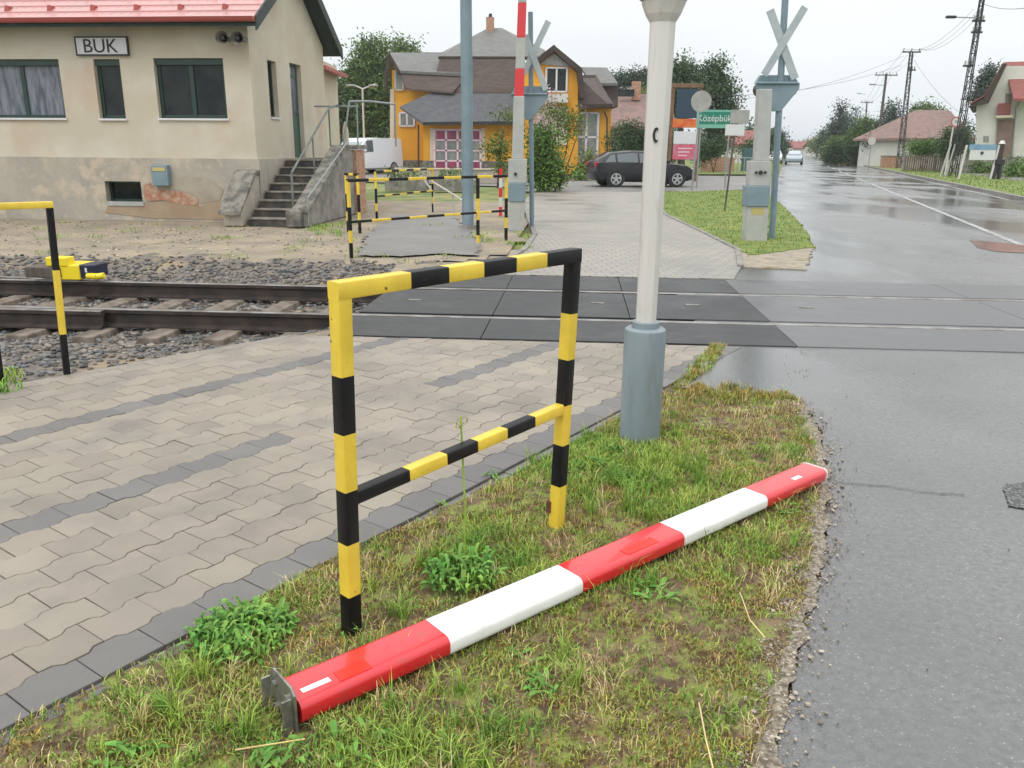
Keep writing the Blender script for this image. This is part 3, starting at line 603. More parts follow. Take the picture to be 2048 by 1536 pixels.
pts = scatter([(p.x, p.y) for p in (W(-14, 11), W(-1.5, 11), W(-3, 16), W(-14, 16))], 4500, lambda x, y: max(0, .35+.8*nz(x, y, 1.2))); struct(stoneset('yard_stones', [(x, y, zy(x, y)+.004) for x, y in pts], K['pebble'], .01, .028), 'stuff')
# ------------------------------------------------------------------ broken barrier arm on the verge
Z3 = Vector((0, 0, 1))
def arm():
    A = G(603, 1452); B = G(1652, 972); ax = (B-A).normalized(); nn = Vector((-ax.y, ax.x, 0))
    A = A+nn*.068; B = B+nn*.06; L_ = (B-A).length; z0 = -.002
    def tl(px, py): return (G(px, py)-A).dot(ax)
    cuts = [0, tl(893, 1312), tl(1155, 1191), tl(1352, 1096), tl(1518, 1021), L_]
    t = thing('striped_boom', 'broken red and white barrier arm lying on the grass beside the hoop', 'boom', A)
    hw, hh, r = .077, .035, .025
    def ring(s, k=1., g=0.):
        out = []
        for cx, cz, a0 in ((hw-r, hh-r, 0), (-(hw-r), hh-r, 90), (-(hw-r), -(hh-r), 180), (hw-r, -(hh-r), 270)):
            for i in range(6):
                a = math.radians(a0+18*i); out.append(A+ax*s+nn*(-(cx+math.cos(a)*(r+g))*k)+Z3*(z0+hh+.004+(cz+math.sin(a)*(r+g)*1.)*k+.012*s/L_))
        return out
    for i in range(5):
        m = M(); a, b = cuts[i], cuts[i+1]; k0 = 1-.12*a/L_; k1 = 1-.12*b/L_
        rg = [ring(a+(b-a)*j/4, k0+(k1-k0)*j/4) for j in range(5)]
        if i == 4: rg[-1] = ring(b-.012, k1); rg.append(ring(b-.003, k1*.96)); rg.append(ring(b, k1*.86))
        m.loft(rg); m.build('red_section' if i % 2 == 0 else 'white_section', K['red'] if i % 2 == 0 else K['white'], t, smooth=50)
    m = M(); m.loft([ring(L_-.004, .885, .0025), ring(L_+.004, .87, .002)]); m.build('end_cap', K['white'], t, smooth=50)
    def stick(name, px, py, l, wd, mt):    # film lying on the top face
        c = (G(px, py, .105)-A); s = c.dot(ax); o_ = c.dot(nn); k = 1-.12*s/L_
        m = M(); m.box(A+ax*s+nn*max(-.03, min(.03, o_))+Z3*(z0+hh*(1+k)+.0049+.012*s/L_-.0), (l, wd, .0012), (ax, nn, Z3)); m.build(name, mt, t)
    stick('reflector_film', 706, 1322, .10, .05, K['patch']); stick('reflector_film', 1293, 1084, .17, .045, K['patch'])
    stick('maker_plate', 630, 1350, .085, .020, K['white']); stick('maker_plate', 1597, 946, .06, .022, K['white'])
    # flanged steel mounting plate at the broken end
    m = M(); c = A-ax*.012+Z3*(z0+.045)
    pl_ = [(-.078, -.075), (.072, -.075), (.072, .068), (.055, .078), (-.055, .078), (-.078, .062)]
    m.prism([c+nn*a+Z3*b for a, b in pl_], -ax*.007); f_ = m.build('mounting_plate', K['steel'], t, bevel=.002)
    m = M()
    for s_ in (-1, 1): m.box(c-ax*.024+nn*s_*.066-Z3*.01, (.028, .007, .125), (ax, nn, Z3))
    m.box(c-ax*.024-Z3*.069, (.028, .13, .007), (ax, nn, Z3)); m.build('bracket', K['steel'], t, bevel=.002)
    for a, b in ((-.04, .04), (.04, .04), (-.04, -.03), (.04, -.03)): m = M(); m.cyl(c-ax*.007+nn*a+Z3*b, c-ax*.016+nn*a+Z3*b, .009, n=6); m.build('bolt', K['steel'], f_)
arm()
# ------------------------------------------------------------------ yellow and black hoops
def stripe_tube(name, p0, p1, cuts, hw, ax2, t, first, bevel=.004):
    """square tube from p0 to p1, painted in bands; cuts are fractions; first 0 yellow 1 black"""
    p0 = Vector(p0); p1 = Vector(p1); d = (p1-p0); z = d.normalized(); x = Vector(ax2); x = (x-z*x.dot(z)).normalized(); y = z.cross(x)
    m = M(); fr = [0]+list(cuts)+[1]; c0 = [(-1, -1), (1, -1), (1, 1), (-1, 1)]
    rc = hw*.16; prof = []
    for sx, sy in c0:
        a0 = math.atan2(sy, sx)
        for da in (-.6, 0, .6): prof.append((sx*(hw-rc)+math.cos(a0+da)*rc*1.2, sy*(hw-rc)+math.sin(a0+da)*rc*1.2))
    for i in range(len(fr)-1):
        r = [[p0+d*f+x*a+y*b for a, b in prof] for f in (fr[i], fr[i+1])]
        n = len(prof); m.raw(r[0]+r[1], [(j, (j+1) % n, n+(j+1) % n, n+j) for j in range(n)], (first+i) % 2)
        if i == 0: m.raw(r[0], [tuple(range(n))[::-1]], first)
        if i == len(fr)-2: m.raw(r[1], [tuple(range(n))], (first+i) % 2)
    return m.build(name, [K['yellow'], K['black']], t, smooth=35)
def hoop():
    a = G(703, 1262); b = G(1112, 1046); za = D(682, 574, a.y).z; zb_ = za; d = (b-a); ax = Vector((d.x, d.y, 0)).normalized()
    hw = .0238
    t = thing('hoop_barrier', 'yellow and black square tube hoop standing on the grass beside the pavement', 'hoop barrier', a)
    def zc(px, ys, Y): return [D(px, y, Y-.03).z for y in ys]
    top = za-.03
    cl = [z for z in zc(690, (1182, 1080, 977, 865, 752), a.y)]; cl = [(z+.02)/(top+.02) for z in cl]
    at = Vector((D(682, 600, a.y).x, a.y, 0)); bt = Vector((D(1143, 600, b.y).x, b.y, 0))
    A0 = Vector((a.x, a.y, -.05)); A1 = Vector((at.x-.002, a.y, top)); B0 = Vector((b.x, b.y, -.05)); B1 = Vector((bt.x, b.y, top+.003))
    stripe_tube('post', A0, A1, cl, hw, ax, t, 1)
    cr_ = [z for z in zc(1120, (964, 884, 806, 717, 627), b.y)]; cr_ = [(z+.02)/(top+.02) for z in cr_]
    stripe_tube('post', B0, B1, cr_, hw, ax, t, 0)
    L0 = A1+ax*hw*1.0; L1 = B1-ax*hw*1.0
    def frac(px, py, P, Q):
        best = min(range(0, 401), key=lambda i: abs(1024+F*((P+(Q-P)*i/400-Vector((0, 0, H))).dot(RT))/((P+(Q-P)*i/400-Vector((0, 0, H))).dot(FW))-px)); return best/400
    P = A1+ax*(-hw); Q = B1+ax*hw
    stripe_tube('top_rail', P+Z3*.022, Q+Z3*.022, [frac(x, 0, P, Q) for x in (812, 888, 958, 1023, 1084)], hw+.0012, ax.cross(Z3), t, 0)
    zl = D(712, 985, a.y+.05).z; zr = D(1118, 818, b.y-.02).z
    P = Vector((A1.x+(A0.x-A1.x)*(1-zl/top), a.y, zl))+ax*hw; Q = Vector((B1.x+(B0.x-B1.x)*(1-zr/top), b.y, zr))-ax*hw
    stripe_tube('lower_rail', P, Q, [frac(x, 0, P, Q) for x in (812, 886, 948, 1007, 1063)], hw*.86, ax.cross(Z3), t, 1)
    m = M(); m.cyl((b.x-.030, b.y, .05), (b.x-.030, b.y, .10), .012, n=8); m.build('rusty_stub', K['rust'], t)
hoop()
def simple_hoop(label, a, b, top, n1, n2, low=.5, grp='yellow and black hoop barriers across the track', mid=None, lowrail=True, hw=.020):
    a = Vector(a); b = Vector(b); ax = Vector((b.x-a.x, b.y-a.y, 0)).normalized()
    t = thing('hoop_barrier', label, 'hoop barrier', a, grp); A1 = Vector((a.x, a.y, top)); B1 = Vector((b.x, b.y, top))
    ct = [.2+.27*0, .36, .66]
    stripe_tube('post', a, A1, ct, hw, ax, t, 1 if n1 else 0); stripe_tube('post', b, B1, ct, hw, ax, t, 1 if n2 else 0)
    if mid is not None: c = a+(b-a)*mid; stripe_tube('post', c, Vector((c.x, c.y, top)), [.13, .36, .68], hw, ax, t, 0)
    k = max(3, round((b-a).length/.36)); stripe_tube('top_rail', A1-ax*hw, B1+ax*hw, [i/k for i in range(1, k)], hw+.001, ax.cross(Z3), t, n1)
    if lowrail:
        z = Vector((0, 0, top*low)); stripe_tube('lower_rail', Vector((a.x, a.y, 0))+z+ax*hw, Vector((b.x, b.y, 0))+z-ax*hw, [i/k for i in range(1, k)], hw*.85, ax.cross(Z3), t, 1)
    return t
simple_hoop('long yellow and black hoop across the far asphalt path, nearest to the rails', G(703, 516), G(1012, 481), 1.05, 1, 1, .47, mid=.79)
simple_hoop('yellow and black hoop at the left edge of the far path, beside the stair wall', G(697, 464), G(720, 466), 1.02, 1, 1, .5, lowrail=False)
simple_hoop('second yellow and black hoop across the far path, behind the long one', G(754, 442), G(866, 424), 1.0, 1, 1, .5)
def left_hoop():
    a = G(134, 748); b = G(2, 768); top = D(101, 403, a.y).z-.02; at = D(98, 408, a.y); ax = (b-a).normalized()
    t = thing('hoop_barrier', 'yellow and black hoop cut off by the left edge of the picture beside the ballast', 'hoop barrier', a, 'yellow and black hoop barriers across the track')
    B1 = Vector((b.x+(at.x-a.x), b.y, top)); A1 = Vector((at.x, a.y, top))
    f = [(D(130, y, a.y).z+.0)/top for y in (668, 540)]
    stripe_tube('post', a, A1, f, .019, ax, t, 1); stripe_tube('post', b, B1, [.23, .62], .019, ax, t, 1)
    stripe_tube('top_rail', A1-ax*.019, B1+ax*.019, [.995], .020, ax.cross(Z3), t, 0)
left_hoop()
# ------------------------------------------------------------------ white post with grey enamel foot
def white_post():
    p = G(1284, 888); p.y += .1
    t = thing('signal_post', 'off-white octagonal post rising from a blue-grey cylindrical foot in the grass', 'signal post', p)
    bt = D(1294, 655, p.y).z; x1 = D(1294, 655, p.y).x; ztop = 2.6; xt = D(1326, 40, p.y).x; zt = D(1326, 40, p.y).z
    def X(z): return p.x+(xt-p.x)*z/zt*.9
    rb = .108; m = M(); R_ = []
    for z, r in ((-.05, rb*1.0), (bt-.03, rb), (bt-.008, rb*.97), (bt, rb*.88), (bt+.004, rb*.6)): R_.append([Vector((X(z)+math.cos(2*math.pi*i/40)*r, p.y+math.sin(2*math.pi*i/40)*r, z)) for i in range(40)])
    m.loft(R_); m.build('foot', K['pipegrey'], t, smooth=40)
    m = M(); m.cyl((X(bt), p.y, bt), (X(bt+.035), p.y, bt+.035), .072, n=24); m.build('collar', K['pipegrey'], t, smooth=40, bevel=.004)
    m = M(); zz = D(1326, 46, p.y).z; R_ = []
    for z, r in ((bt+.03, .054), (zz, .062), (zz+.035, .085), (zz+.09, .108)): R_.append([Vector((X(z)+math.cos(2*math.pi*(i+.5)/8)*r, p.y+math.sin(2*math.pi*(i+.5)/8)*r, z)) for i in range(8)])
    m.loft(R_); m.build('shaft', K['postwhite'], t, bevel=.003)
    m = M(); R_ = []
    for z, r in ((zz+.09, .098), (zz+.105, .118), (zz+.3, .135), (zz+.55, .13), (zz+.62, .06)): R_.append([Vector((X(z)+math.cos(2*math.pi*i/36)*r, p.y+math.sin(2*math.pi*i/36)*r, z)) for i in range(36)])
    m.loft(R_); m.build('lamp_housing', K['signback'], t, smooth=35)
    # round inspection slot: black C-shaped mark
    c = D(1310, 270, p.y-.062); m = M(); n = 14; r0, r1 = .026, .019
    o_ = []; i_ = []
    for k in range(n+1):
        a = math.radians(60+240*k/n); o_.append((c.x+.006+math.cos(a)*r0*.62, c.z+math.sin(a)*r0*1.35)); i_.append((c.x+.010+math.cos(a)*r1*.5, c.z+math.sin(a)*r1*1.25))
    for k in range(n): m.hexa([Vector((x, yy, z)) for yy in (c.y-.0, c.y+.012) for x, z in (o_[k], o_[k+1], i_[k+1], i_[k])])
    m.build('black_mark', K['ink'], t)
white_post()
# ------------------------------------------------------------------ barrier mechanisms and crossing signals on the far side
def cross_sign(m, c, arms, wd, y0, th=.03):
    for k, (dx, dz) in enumerate(arms):
        d = Vector((dx, 0, dz)).normalized(); s_ = Vector((-d.z, 0, d.x)); L_ = math.hypot(dx, dz)
        m.box(Vector((c.x, y0+k*(th+.01), c.z)), (2*L_, wd, th), (d, s_, Vector((0, 1, 0))))
def mech(px_b, py_b, label, top_px, top_py, box, foot, arm_=None):
    b = G(px_b, py_b); Y = b.y; t = thing('barrier_drive', label, 'barrier drive', b, 'barrier drives on the far side of the track')
    def q(px, py, y=Y): return D(px, py, y)
    def slab(name, l0, l1, r1, r0, dep, mt, yy=Y, bev=.01):  # quad px corners: bl, tl, tr, br
        m = M(); P = [q(*c, yy) for c in (l0, r0, r1, l1)]; m.prism(P, Vector((0, dep, 0))); return m.build(name, mt, t, bevel=bev)
    return b, Y, t, slab
# right one
b, Y, t, slab = mech(1512, 484, 'pale grey barrier drive with blue-grey base, standing on the lawn island', 0, 0, 0, 0)
slab('foundation', (1492, 484), (1496, 412), (1537, 412), (1534, 484), .3, K['boxgrey'], Y)
slab('base_box', (1494, 413), (1496, 372), (1541, 372), (1538, 413), .34, K['shield'], Y-.03)
slab('drive_box', (1500, 372), (1502, 322), (1543, 322), (1541, 372), .28, K['boxgrey'], Y)
slab('arm_cover', (1511, 322), (1519, 178), (1545, 178), (1539, 322), .2, K['boxgrey'], Y+.03)
slab('yellow_label', (1503, 430), (1503, 416), (1528, 416), (1528, 430), -.004, mat('faded_yellow', (.45, .38, .15, 1), rough=.6), Y, 0)
for px in (1512, 1521, 1530): m = M(); c = D(px, 345, Y-.01); m.cyl(c, c+Vector((0, -.03, 0)), .022+.012*(px == 1521), n=8); m.build('bolt', K['dark'], t)
def signal(label, base, topx, topy, cc, arms, shield, Ys, mast_w=.05, hoods=()):
    base = Vector(base); t = thing('crossing_signal', label, 'crossing signal', base, 'crossing signals seen from behind')
    tp = D(topx, topy, Ys); m = M(); m.cyl(base, tp, mast_w, n=14); m.build('mast', K['shield'], t, smooth=40)
    m = M(); P = [D(x, y, Ys-.02) for x, y in shield]; m.prism(P, Vector((0, -.05, 0))); m.build('backboard', K['shield'], t, bevel=.008)
    m = M(); a_ = shield[0]; b_ = shield[1]; P = [D(x, y, Ys-.0) for x, y in ((a_[0], a_[1]+1), (b_[0], b_[1]+1), (b_[0]-9, b_[1]-16), (a_[0]+10, a_[1]-16))]; m.prism(P, Vector((0, .12, 0))); m.build('hood_plate', K['shield'], t, bevel=.008)
    m = M(); a = D(shield[0][0]+1, shield[0][1], Ys-.09); b_ = D(shield[1][0]-1, shield[1][1], Ys-.09); m.cyl(a, b_, .018, n=8); m.build('brace', K['shield'], t)
    c = D(*cc, Ys-.08)
    for k, ((x0, y0), (x1, y1), wd) in enumerate(arms):
        p0 = D(x0, y0, Ys-.08-.03*k); p1 = D(x1, y1, Ys-.08-.03*k); d = (p1-p0); L_ = d.length; d.normalize(); s_ = Vector((-d.z, 0, d.x)); m = M(); m.box((p0+p1)/2, (L_, wd, .02), (d, s_, Vector((0, 1, 0)))); m.build('cross_board', K['crossgrey'], t, bevel=.004)
    for x, y in hoods:
        c = D(x, y, Ys); m = M(); m.cyl(c+Vector((0, .02, 0)), c+Vector((0, .25, 0)), .12, n=16); m.build('lamp_hood', K['dark'], t)
    return t
Ys = Y+.55
bs_ = D(1556, 420, Ys); bs_.z = 0; bs_.x = D(1549, 420, Ys).x
signal('crossing signal seen from behind over the lawn island at the road edge', bs_, 1572, -30, (1558, 100),
       [((1540, 20), (1590, 158), .13), ((1610, 14), (1528, 150), .12)], [(1511, 168), (1598, 168), (1594, 180), (1558, 222), (1544, 223), (1512, 180)][:0] or [(1511, 166), (1598, 166), (1597, 178), (1560, 223), (1543, 223), (1512, 180)], Ys, .055, ((1528, 178), (1582, 178)))
m = M()
# upper edge plate of the shield
# left one, arm raised
b, Y, t, slab = mech(1030, 460, 'barrier drive with raised red and white arm beside the far pavement', 0, 0, 0, 0)
slab('foundation', (1017, 462), (1019, 402), (1050, 402), (1048, 462), .32, K['boxgrey'])
slab('base_box', (1015, 403), (1016, 366), (1052, 366), (1051, 403), .36, K['shield'], Y-.03)
slab('drive_box', (1016, 366), (1017, 318), (1054, 318), (1053, 366), .30, K['boxgrey'])
slab('arm_cover', (1024, 318), (1027, 192), (1049, 192), (1047, 318), .16, K['boxgrey'], Y+.03)
c = D(1031, 348, Y-.01); m = M(); m.cyl(c, c+Vector((0, -.03, 0)), .03, n=8); m.build('lock', K['dark'], t)
ta = thing('striped_boom', 'raised red and white barrier arm pointing up beside the grey mast', 'boom', D(1038, 193, Y))
ys = [193, 137, 75, 5, -60, -130]
for i in range(5):
    m = M(); wx = 9
    P = [D(1038+ (193-y)*.035-9.5+i*.4, y, Y+.05) for y in (ys[i], ys[i+1])]; Q = [D(1038+(193-y)*.035+9.5-i*.4, y, Y+.05) for y in (ys[i], ys[i+1])]
    m.prism([P[0], Q[0], Q[1], P[1]], Vector((0, .1, 0))); m.build('red_section' if i % 2 == 0 else 'white_section', K['red'] if i % 2 == 0 else K['boxgrey'], ta, bevel=.01)
Ys = Y+.5; bs_ = D(1064, 440, Ys); bs_.z = 0
signal('crossing signal with grey cross boards behind the raised barrier arm', bs_, 1061, 24, (1066, 110),
       [((1097, 42), (1046, 150), .11), ((1050, 70), (1092, 180), .11)], [(1021, 188), (1096, 188), (1095, 196), (1064, 240), (1052, 240), (1022, 200)], Ys, .045, ((1034, 190), (1084, 190)))
# ------------------------------------------------------------------ tall grey pole
b = G(936, 456); t = thing('steel_pole', 'tall blue-grey round steel pole behind the hoop at the far path', 'pole', b)
m = M(); m.cyl(b, b+Vector((-.02, 0, 8)), .112, .10, n=24); m.build('shaft', K['shield'], t, smooth=40)
m = M(); m.cyl(b-Z3*.05, b+Z3*.06, .2, .18, n=20); m.build('base_collar', K['concrete'], t, smooth=40)
# small red/white marker post
b = G(1001, 432); t = thing('marker_post', 'short red and white marker post beside the barrier drive', 'marker post', b)
for i in range(5): m = M(); h = D(1001, 337, b.y).z/5; m.box(b+Z3*h*(i+.5), (.075, .075, h)); m.build('red_band' if i % 2 == 0 else 'white_band', K['red'] if i % 2 == 0 else K['postwhite'], t)
# white-painted diagonal brace behind the hoops
b = G(868, 424); t = thing('tube_gate', 'small white tube gate leaning behind the second hoop', 'gate', b)
m = M(); m.tube([D(862, 362, b.y), D(905, 388, b.y-.1), D(940, 412, b.y-.2)], .022); m.tube([D(842, 352, b.y), D(866, 384, b.y), b], .022); m.tube([D(905, 388, b.y-.1), G(908, 424)], .02); m.build('tubes', K['postwhite'], t, smooth=50)
# ------------------------------------------------------------------ yellow point machine
b = G(120, 566); b.z = -.12; t = thing('point_machine', 'yellow and navy point machine with lever beside the far rail', 'point machine', b)
U3 = (UR, VR, Z3)
def pb(px0, px1, py0, py1, Y, dep): 
    a = D(px0, py1, Y); c = D(px1, py0, Y); return (Vector(((a.x+c.x)/2, Y+dep/2, (a.z+c.z)/2)), (abs(c.x-a.x), dep, abs(c.z-a.z)))
Yb = b.y+.05
for nm, q_, mt in (('timber_bed', (50, 122, 535, 556, .3), 'wood'), ('gear_case', (122, 160, 530, 560, .35), 'yellow2'), ('motor_case', (160, 188, 530, 556, .3), 'navy'), ('lever_weight', (92, 134, 515, 533, .16), 'yellow2')):
    if mt == 'yellow2' and 'yellow2' not in K: K['yellow2'] = mat('lemon_paint', (.80, .62, .02, 1), rough=.35)
    if mt == 'navy' and 'navy' not in K: K['navy'] = mat('navy_paint', (.012, .014, .04, 1), rough=.4)
    c, d = pb(*q_[:4], Yb, q_[4]); m = M(); m.box(c, d, U3); m.build(nm, K[mt], t, bevel=.015, seg=3)
m = M(); m.tube([D(176, 552, Yb), D(195, 553, Yb-.05), D(208, 551, Yb-.05)], .035, 10); m.build('lever', K['yellow2'], t, smooth=50)
m = M(); c, d = pb(170, 173, 536, 545, Yb-.004, .004); m.box(c, d, U3); m.build('white_mark', K['signwhite'], t)
# ------------------------------------------------------------------ station building
SA = math.atan(-.10); SU = Vector((math.cos(SA), math.sin(SA), 0)); SV = Vector((-math.sin(SA), math.cos(SA), 0))
C0 = D(519, 380, 17.0); C0.z = 0
def B(u, v, z): return C0+SU*u+SV*v+Z3*z
def ft(px, py, v=0.):        # picture point on the front wall plane -> (u, z)
    d = ray(px, py); o_ = Vector((0, 0, H))-(C0+SV*v); t = -o_.dot(SV)/d.dot(SV); p = Vector((0, 0, H))+d*t; return ((p-C0).dot(SU), p.z)
def st(px, py, u=0.):        # on a plane parallel to the side wall
    d = ray(px, py); o_ = Vector((0, 0, H))-(C0+SU*u); t = -o_.dot(SU)/d.dot(SU); p = Vector((0, 0, H))+d*t; return ((p-C0).dot(SV), p.z)
SB = thing('station_building', 'beige station building with red metal roof, grey plinth and BUK sign', 'station building', C0)
zP = ft(300, 316)[1]; zE = 3.72; DEP = 4.5; LEN = 16.; zA = zE+.02+(DEP/2+.45)*.62
wins = [((117, 118), (132, 240), (-95, 118), None, 'c'), ((240, 118), (251, 241), (185, 118), None, 'n'), ((444, 116), (457, 241), (305, 117), None, 'w')]
wr = []
for (a, b_, c, _, k) in wins:
    u1 = (ft(*a)[0]+ft(*b_)[0])/2; z1 = ft(*a)[1]; z0 = ft(*b_)[1]; u0 = ft(*c)[0] if k != 'c' else u1-1.75
    if k == 'n': u0 = (ft(186, 118)[0]+ft(200, 240)[0])/2
    if k == 'w': u0 = (ft(305, 117)[0]+ft(320, 241)[0])/2
    wr.append((u0, u1, z0, z1, k))
wr.insert(0, (wr[0][0]-3., wr[0][0]-1.3, wr[0][2], wr[0][3], 'c'))
# front wall with real openings (strips between the windows), 0.3 thick
def wall_open(m, fu, L0, L1, z0, z1, ops, th, vv_=0., mi=0):
    """fu(u, v, z); openings list (u0,u1,z0,z1)"""
    xs = sorted({L0, L1} | {o_[0] for o_ in ops} | {o_[1] for o_ in ops}); zs = sorted({z0, z1} | {o_[2] for o_ in ops} | {o_[3] for o_ in ops})
    def bx(a, b, c, d): m.hexa([fu(a, vv_, c), fu(b, vv_, c), fu(b, vv_+th, c), fu(a, vv_+th, c), fu(a, vv_, d), fu(b, vv_, d), fu(b, vv_+th, d), fu(a, vv_+th, d)], mi)
    for i in range(len(xs)-1):
        zz = z0
        cov = sorted([(o_[2], o_[3]) for o_ in ops if o_[0] <= xs[i]+1e-6 and o_[1] >= xs[i+1]-1e-6])
        for c, d in cov: 
            if c > zz+1e-6: bx(xs[i], xs[i+1], zz, c)
            zz = d
        if zz < z1-1e-6: bx(xs[i], xs[i+1], zz, z1)
m = M(); wall_open(m, B, -LEN, 0, zP, zE+.1, [w_[:4] for w_ in wr], .3)
dv0, dv1 = st(583, 200)[0], st(605, 200)[0]; dz1 = st(590, 128)[1]; dz0 = zP
wv0, wv1 = st(538, 180)[0], st(555, 180)[0]; wz0, wz1 = st(548, 238)[1], st(545, 122)[1]
BR = lambda v, u, z: B(-u, v, z)
wall_open(m, BR, .3, DEP, zP, zE+.1, [(max(.32, wv0), wv1, wz0, wz1), (dv0, dv1, dz0, dz1)], .3)
m.prism([B(0, 0, zE+.1), B(0, DEP, zE+.1), B(0, DEP/2, zA-.05)], -SU*.3)
m.hexa([B(-LEN, DEP-.3, zP), B(-.31, DEP-.3, zP), B(-.31, DEP, zP), B(-LEN, DEP, zP), B(-LEN, DEP-.3, zE), B(-.31, DEP-.3, zE), B(-.31, DEP, zE), B(-LEN, DEP, zE)])
m.build('wall', K['plaster'], SB)
# interior dark lining so that windows look into a room
m = M(); m.hexa([B(-LEN, .9, zP+.05), B(-.7, .9, zP+.05), B(-.7, 1.0, zP+.05), B(-LEN, 1.0, zP+.05), B(-LEN, .9, zE), B(-.7, .9, zE), B(-.7, 1.0, zE), B(-LEN, 1.0, zE)]); m.build('inner_partition', K['plaster'], SB)
m = M(); cu0, cz0 = ft(217, 402); cu1, cz1 = ft(284, 363); 
wall_open(m, lambda u, v, z: B(u, v-.06, z), -LEN, .06, -.3, zP, [(cu0, cu1, cz0, cz1)], .4)
m.hexa([B(-.36, .35, -.3), B(.06, .35, -.3), B(.06, DEP+.05, -.3), B(-.36, DEP+.05, -.3), B(-.36, .35, zP), B(.06, .35, zP), B(.06, DEP+.05, zP), B(-.36, DEP+.05, zP)])
m.build('plinth', K['plinth'], SB)
# exposed brick and patched render, proud of the plinth by a few millimetres
def blob(name, pts, mt, v, th=.015):
    m = M(); P = [B(u, v, z) for u, z in [ft(*q_, v) for q_ in pts]]; m.prism(P, -SV*th); m.build(name, mt, SB)
blob('exposed_brick', [(288, 370), (300, 366), (312, 378), (345, 380), (372, 386), (398, 398), (396, 410), (360, 409), (330, 400), (300, 402), (290, 398)], K['brick'], -.062)
blob('render_patch', [(290, 405), (330, 403), (400, 412), (440, 400), (462, 412), (470, 440), (300, 436), (210, 425), (215, 412), (285, 410)], mat('tan_render', (.38, .30, .21, 1), (.33, .24, .16, 1), 1.5, .9, bump=.006, bs=20), -.062, .01)
blob('flaked_render', [(330, 362), (370, 352), (420, 356), (448, 380), (440, 400), (400, 408), (372, 384), (335, 376)], mat('pale_render', (.40, .35, .28, 1), (.33, .28, .22, 1), 2.5, .9, bump=.006, bs=20), -.0615, .008)
# windows
def frame_rect(m, fu, u0, u1, z0, z1, v, wd, th=.05):
    for a, b, c, d in ((u0, u0+wd, z0, z1), (u1-wd, u1, z0, z1), (u0+wd, u1-wd, z0, z0+wd), (u0+wd, u1-wd, z1-wd, z1)):
        m.hexa([fu(a, v, c), fu(b, v, c), fu(b, v+th, c), fu(a, v+th, c), fu(a, v, d), fu(b, v, d), fu(b, v+th, d), fu(a, v+th, d)])
def bx_(m, fu, u0, u1, v0, v1, z0, z1): m.hexa([fu(u0, v0, z0), fu(u1, v0, z0), fu(u1, v1, z0), fu(u0, v1, z0), fu(u0, v0, z1), fu(u1, v0, z1), fu(u1, v1, z1), fu(u0, v1, z1)])
for u0, u1, z0, z1, k in wr:
    m = M(); frame_rect(m, B, u0+.002, u1-.002, z0+.03, z1-.002, .10, .07)
    if k != 'n':
        c = (u0+u1)/2; bx_(m, B, c-.045, c+.045, .095, .15, z0+.10, z1-.07)
    bx_(m, B, u0+.002, u1-.002, .05, .10, z1-.12, z1-.002)
    f_ = m.build('window', K['greenframe'], SB, bevel=.004)
    m = M(); bx_(m, B, u0+.05, u1-.05, .125, .135, z0+.08, z1-.05); m.build('pane', K['glass'] if k != 'c' else K['glassblue'], f_)
    if k == 'c':
        for j in range(3): 
            m = M(); cu = u0+.2+j*.75*(u1-u0)/2; n = 14; r0 = [B(cu+i*.02, .17+.018*math.sin(i*1.9), z0+.08) for i in range(n)]; 
            m.raw(r0+[p+Z3*(z1-z0-.14) for p in r0], [(i, i+1, n+i+1, n+i) for i in range(n-1)]); m.build('curtain', K['signback'], f_)
    m = M(); bx_(m, B, u0-.01, u1+.03, -.045, .10, z0-.005, z0+.035); m.build('sill', K['sill'], f_, bevel=.006)
m = M(); frame_rect(m, B, cu0, cu1, cz0, cz1, .1, .04); f_ = m.build('cellar_window', K['greenframe'], SB); m = M(); bx_(m, B, cu0+.03, cu1-.03, .12, .13, cz0+.03, cz1-.03); m.build('pane', K['glass'], f_)
m = M(); bx_(m, B, cu0+.05, cu1+.03, -.09, .08, cz0-.09, cz0-.0); m.build('sill', K['boxgrey'], f_, bevel=.006)
m = M(); frame_rect(m, BR, max(.325, wv0)+.002, wv1-.002, wz0+.03, wz1, .10, .05); f_ = m.build('window', K['greenframe'], SB); m = M(); bx_(m, BR, wv0+.03, wv1-.03, .12, .13, wz0, wz1); m.build('pane', K['glass'], f_)
m = M(); bx_(m, BR, max(.3, wv0)-.0, wv1+.02, -.03, .09, wz0, wz0+.035); m.build('sill', K['sill'], f_)
m = M(); frame_rect(m, BR, dv0, dv1, dz0, dz1, .10, .06); bx_(m, BR, dv0+.05, dv1-.05, .11, .15, dz0+.05, dz0+(dz1-dz0)*.46); bx_(m, BR, dv0+.05, dv1-.05, .11, .15, dz0+(dz1-dz0)*.86, dz0+(dz1-dz0)*.89); dr = m.build('door', K['doorgreen'], SB, bevel=.005)
m = M(); bx_(m, BR, dv0+.06, dv1-.06, .12, .13, dz0+(dz1-dz0)*.46, dz1-.06); m.build('pane', K['glassblue'], dr)
m = M(); m.cyl(BR(dv1-.12, .10, dz0+1.0), BR(dv1-.12, .04, dz0+1.0), .012, n=8); m.cyl(BR(dv1-.12, .05, dz0+1.0), BR(dv1-.24, .05, dz0+1.0), .01, n=8); m.build('handle', K['steel'], dr)
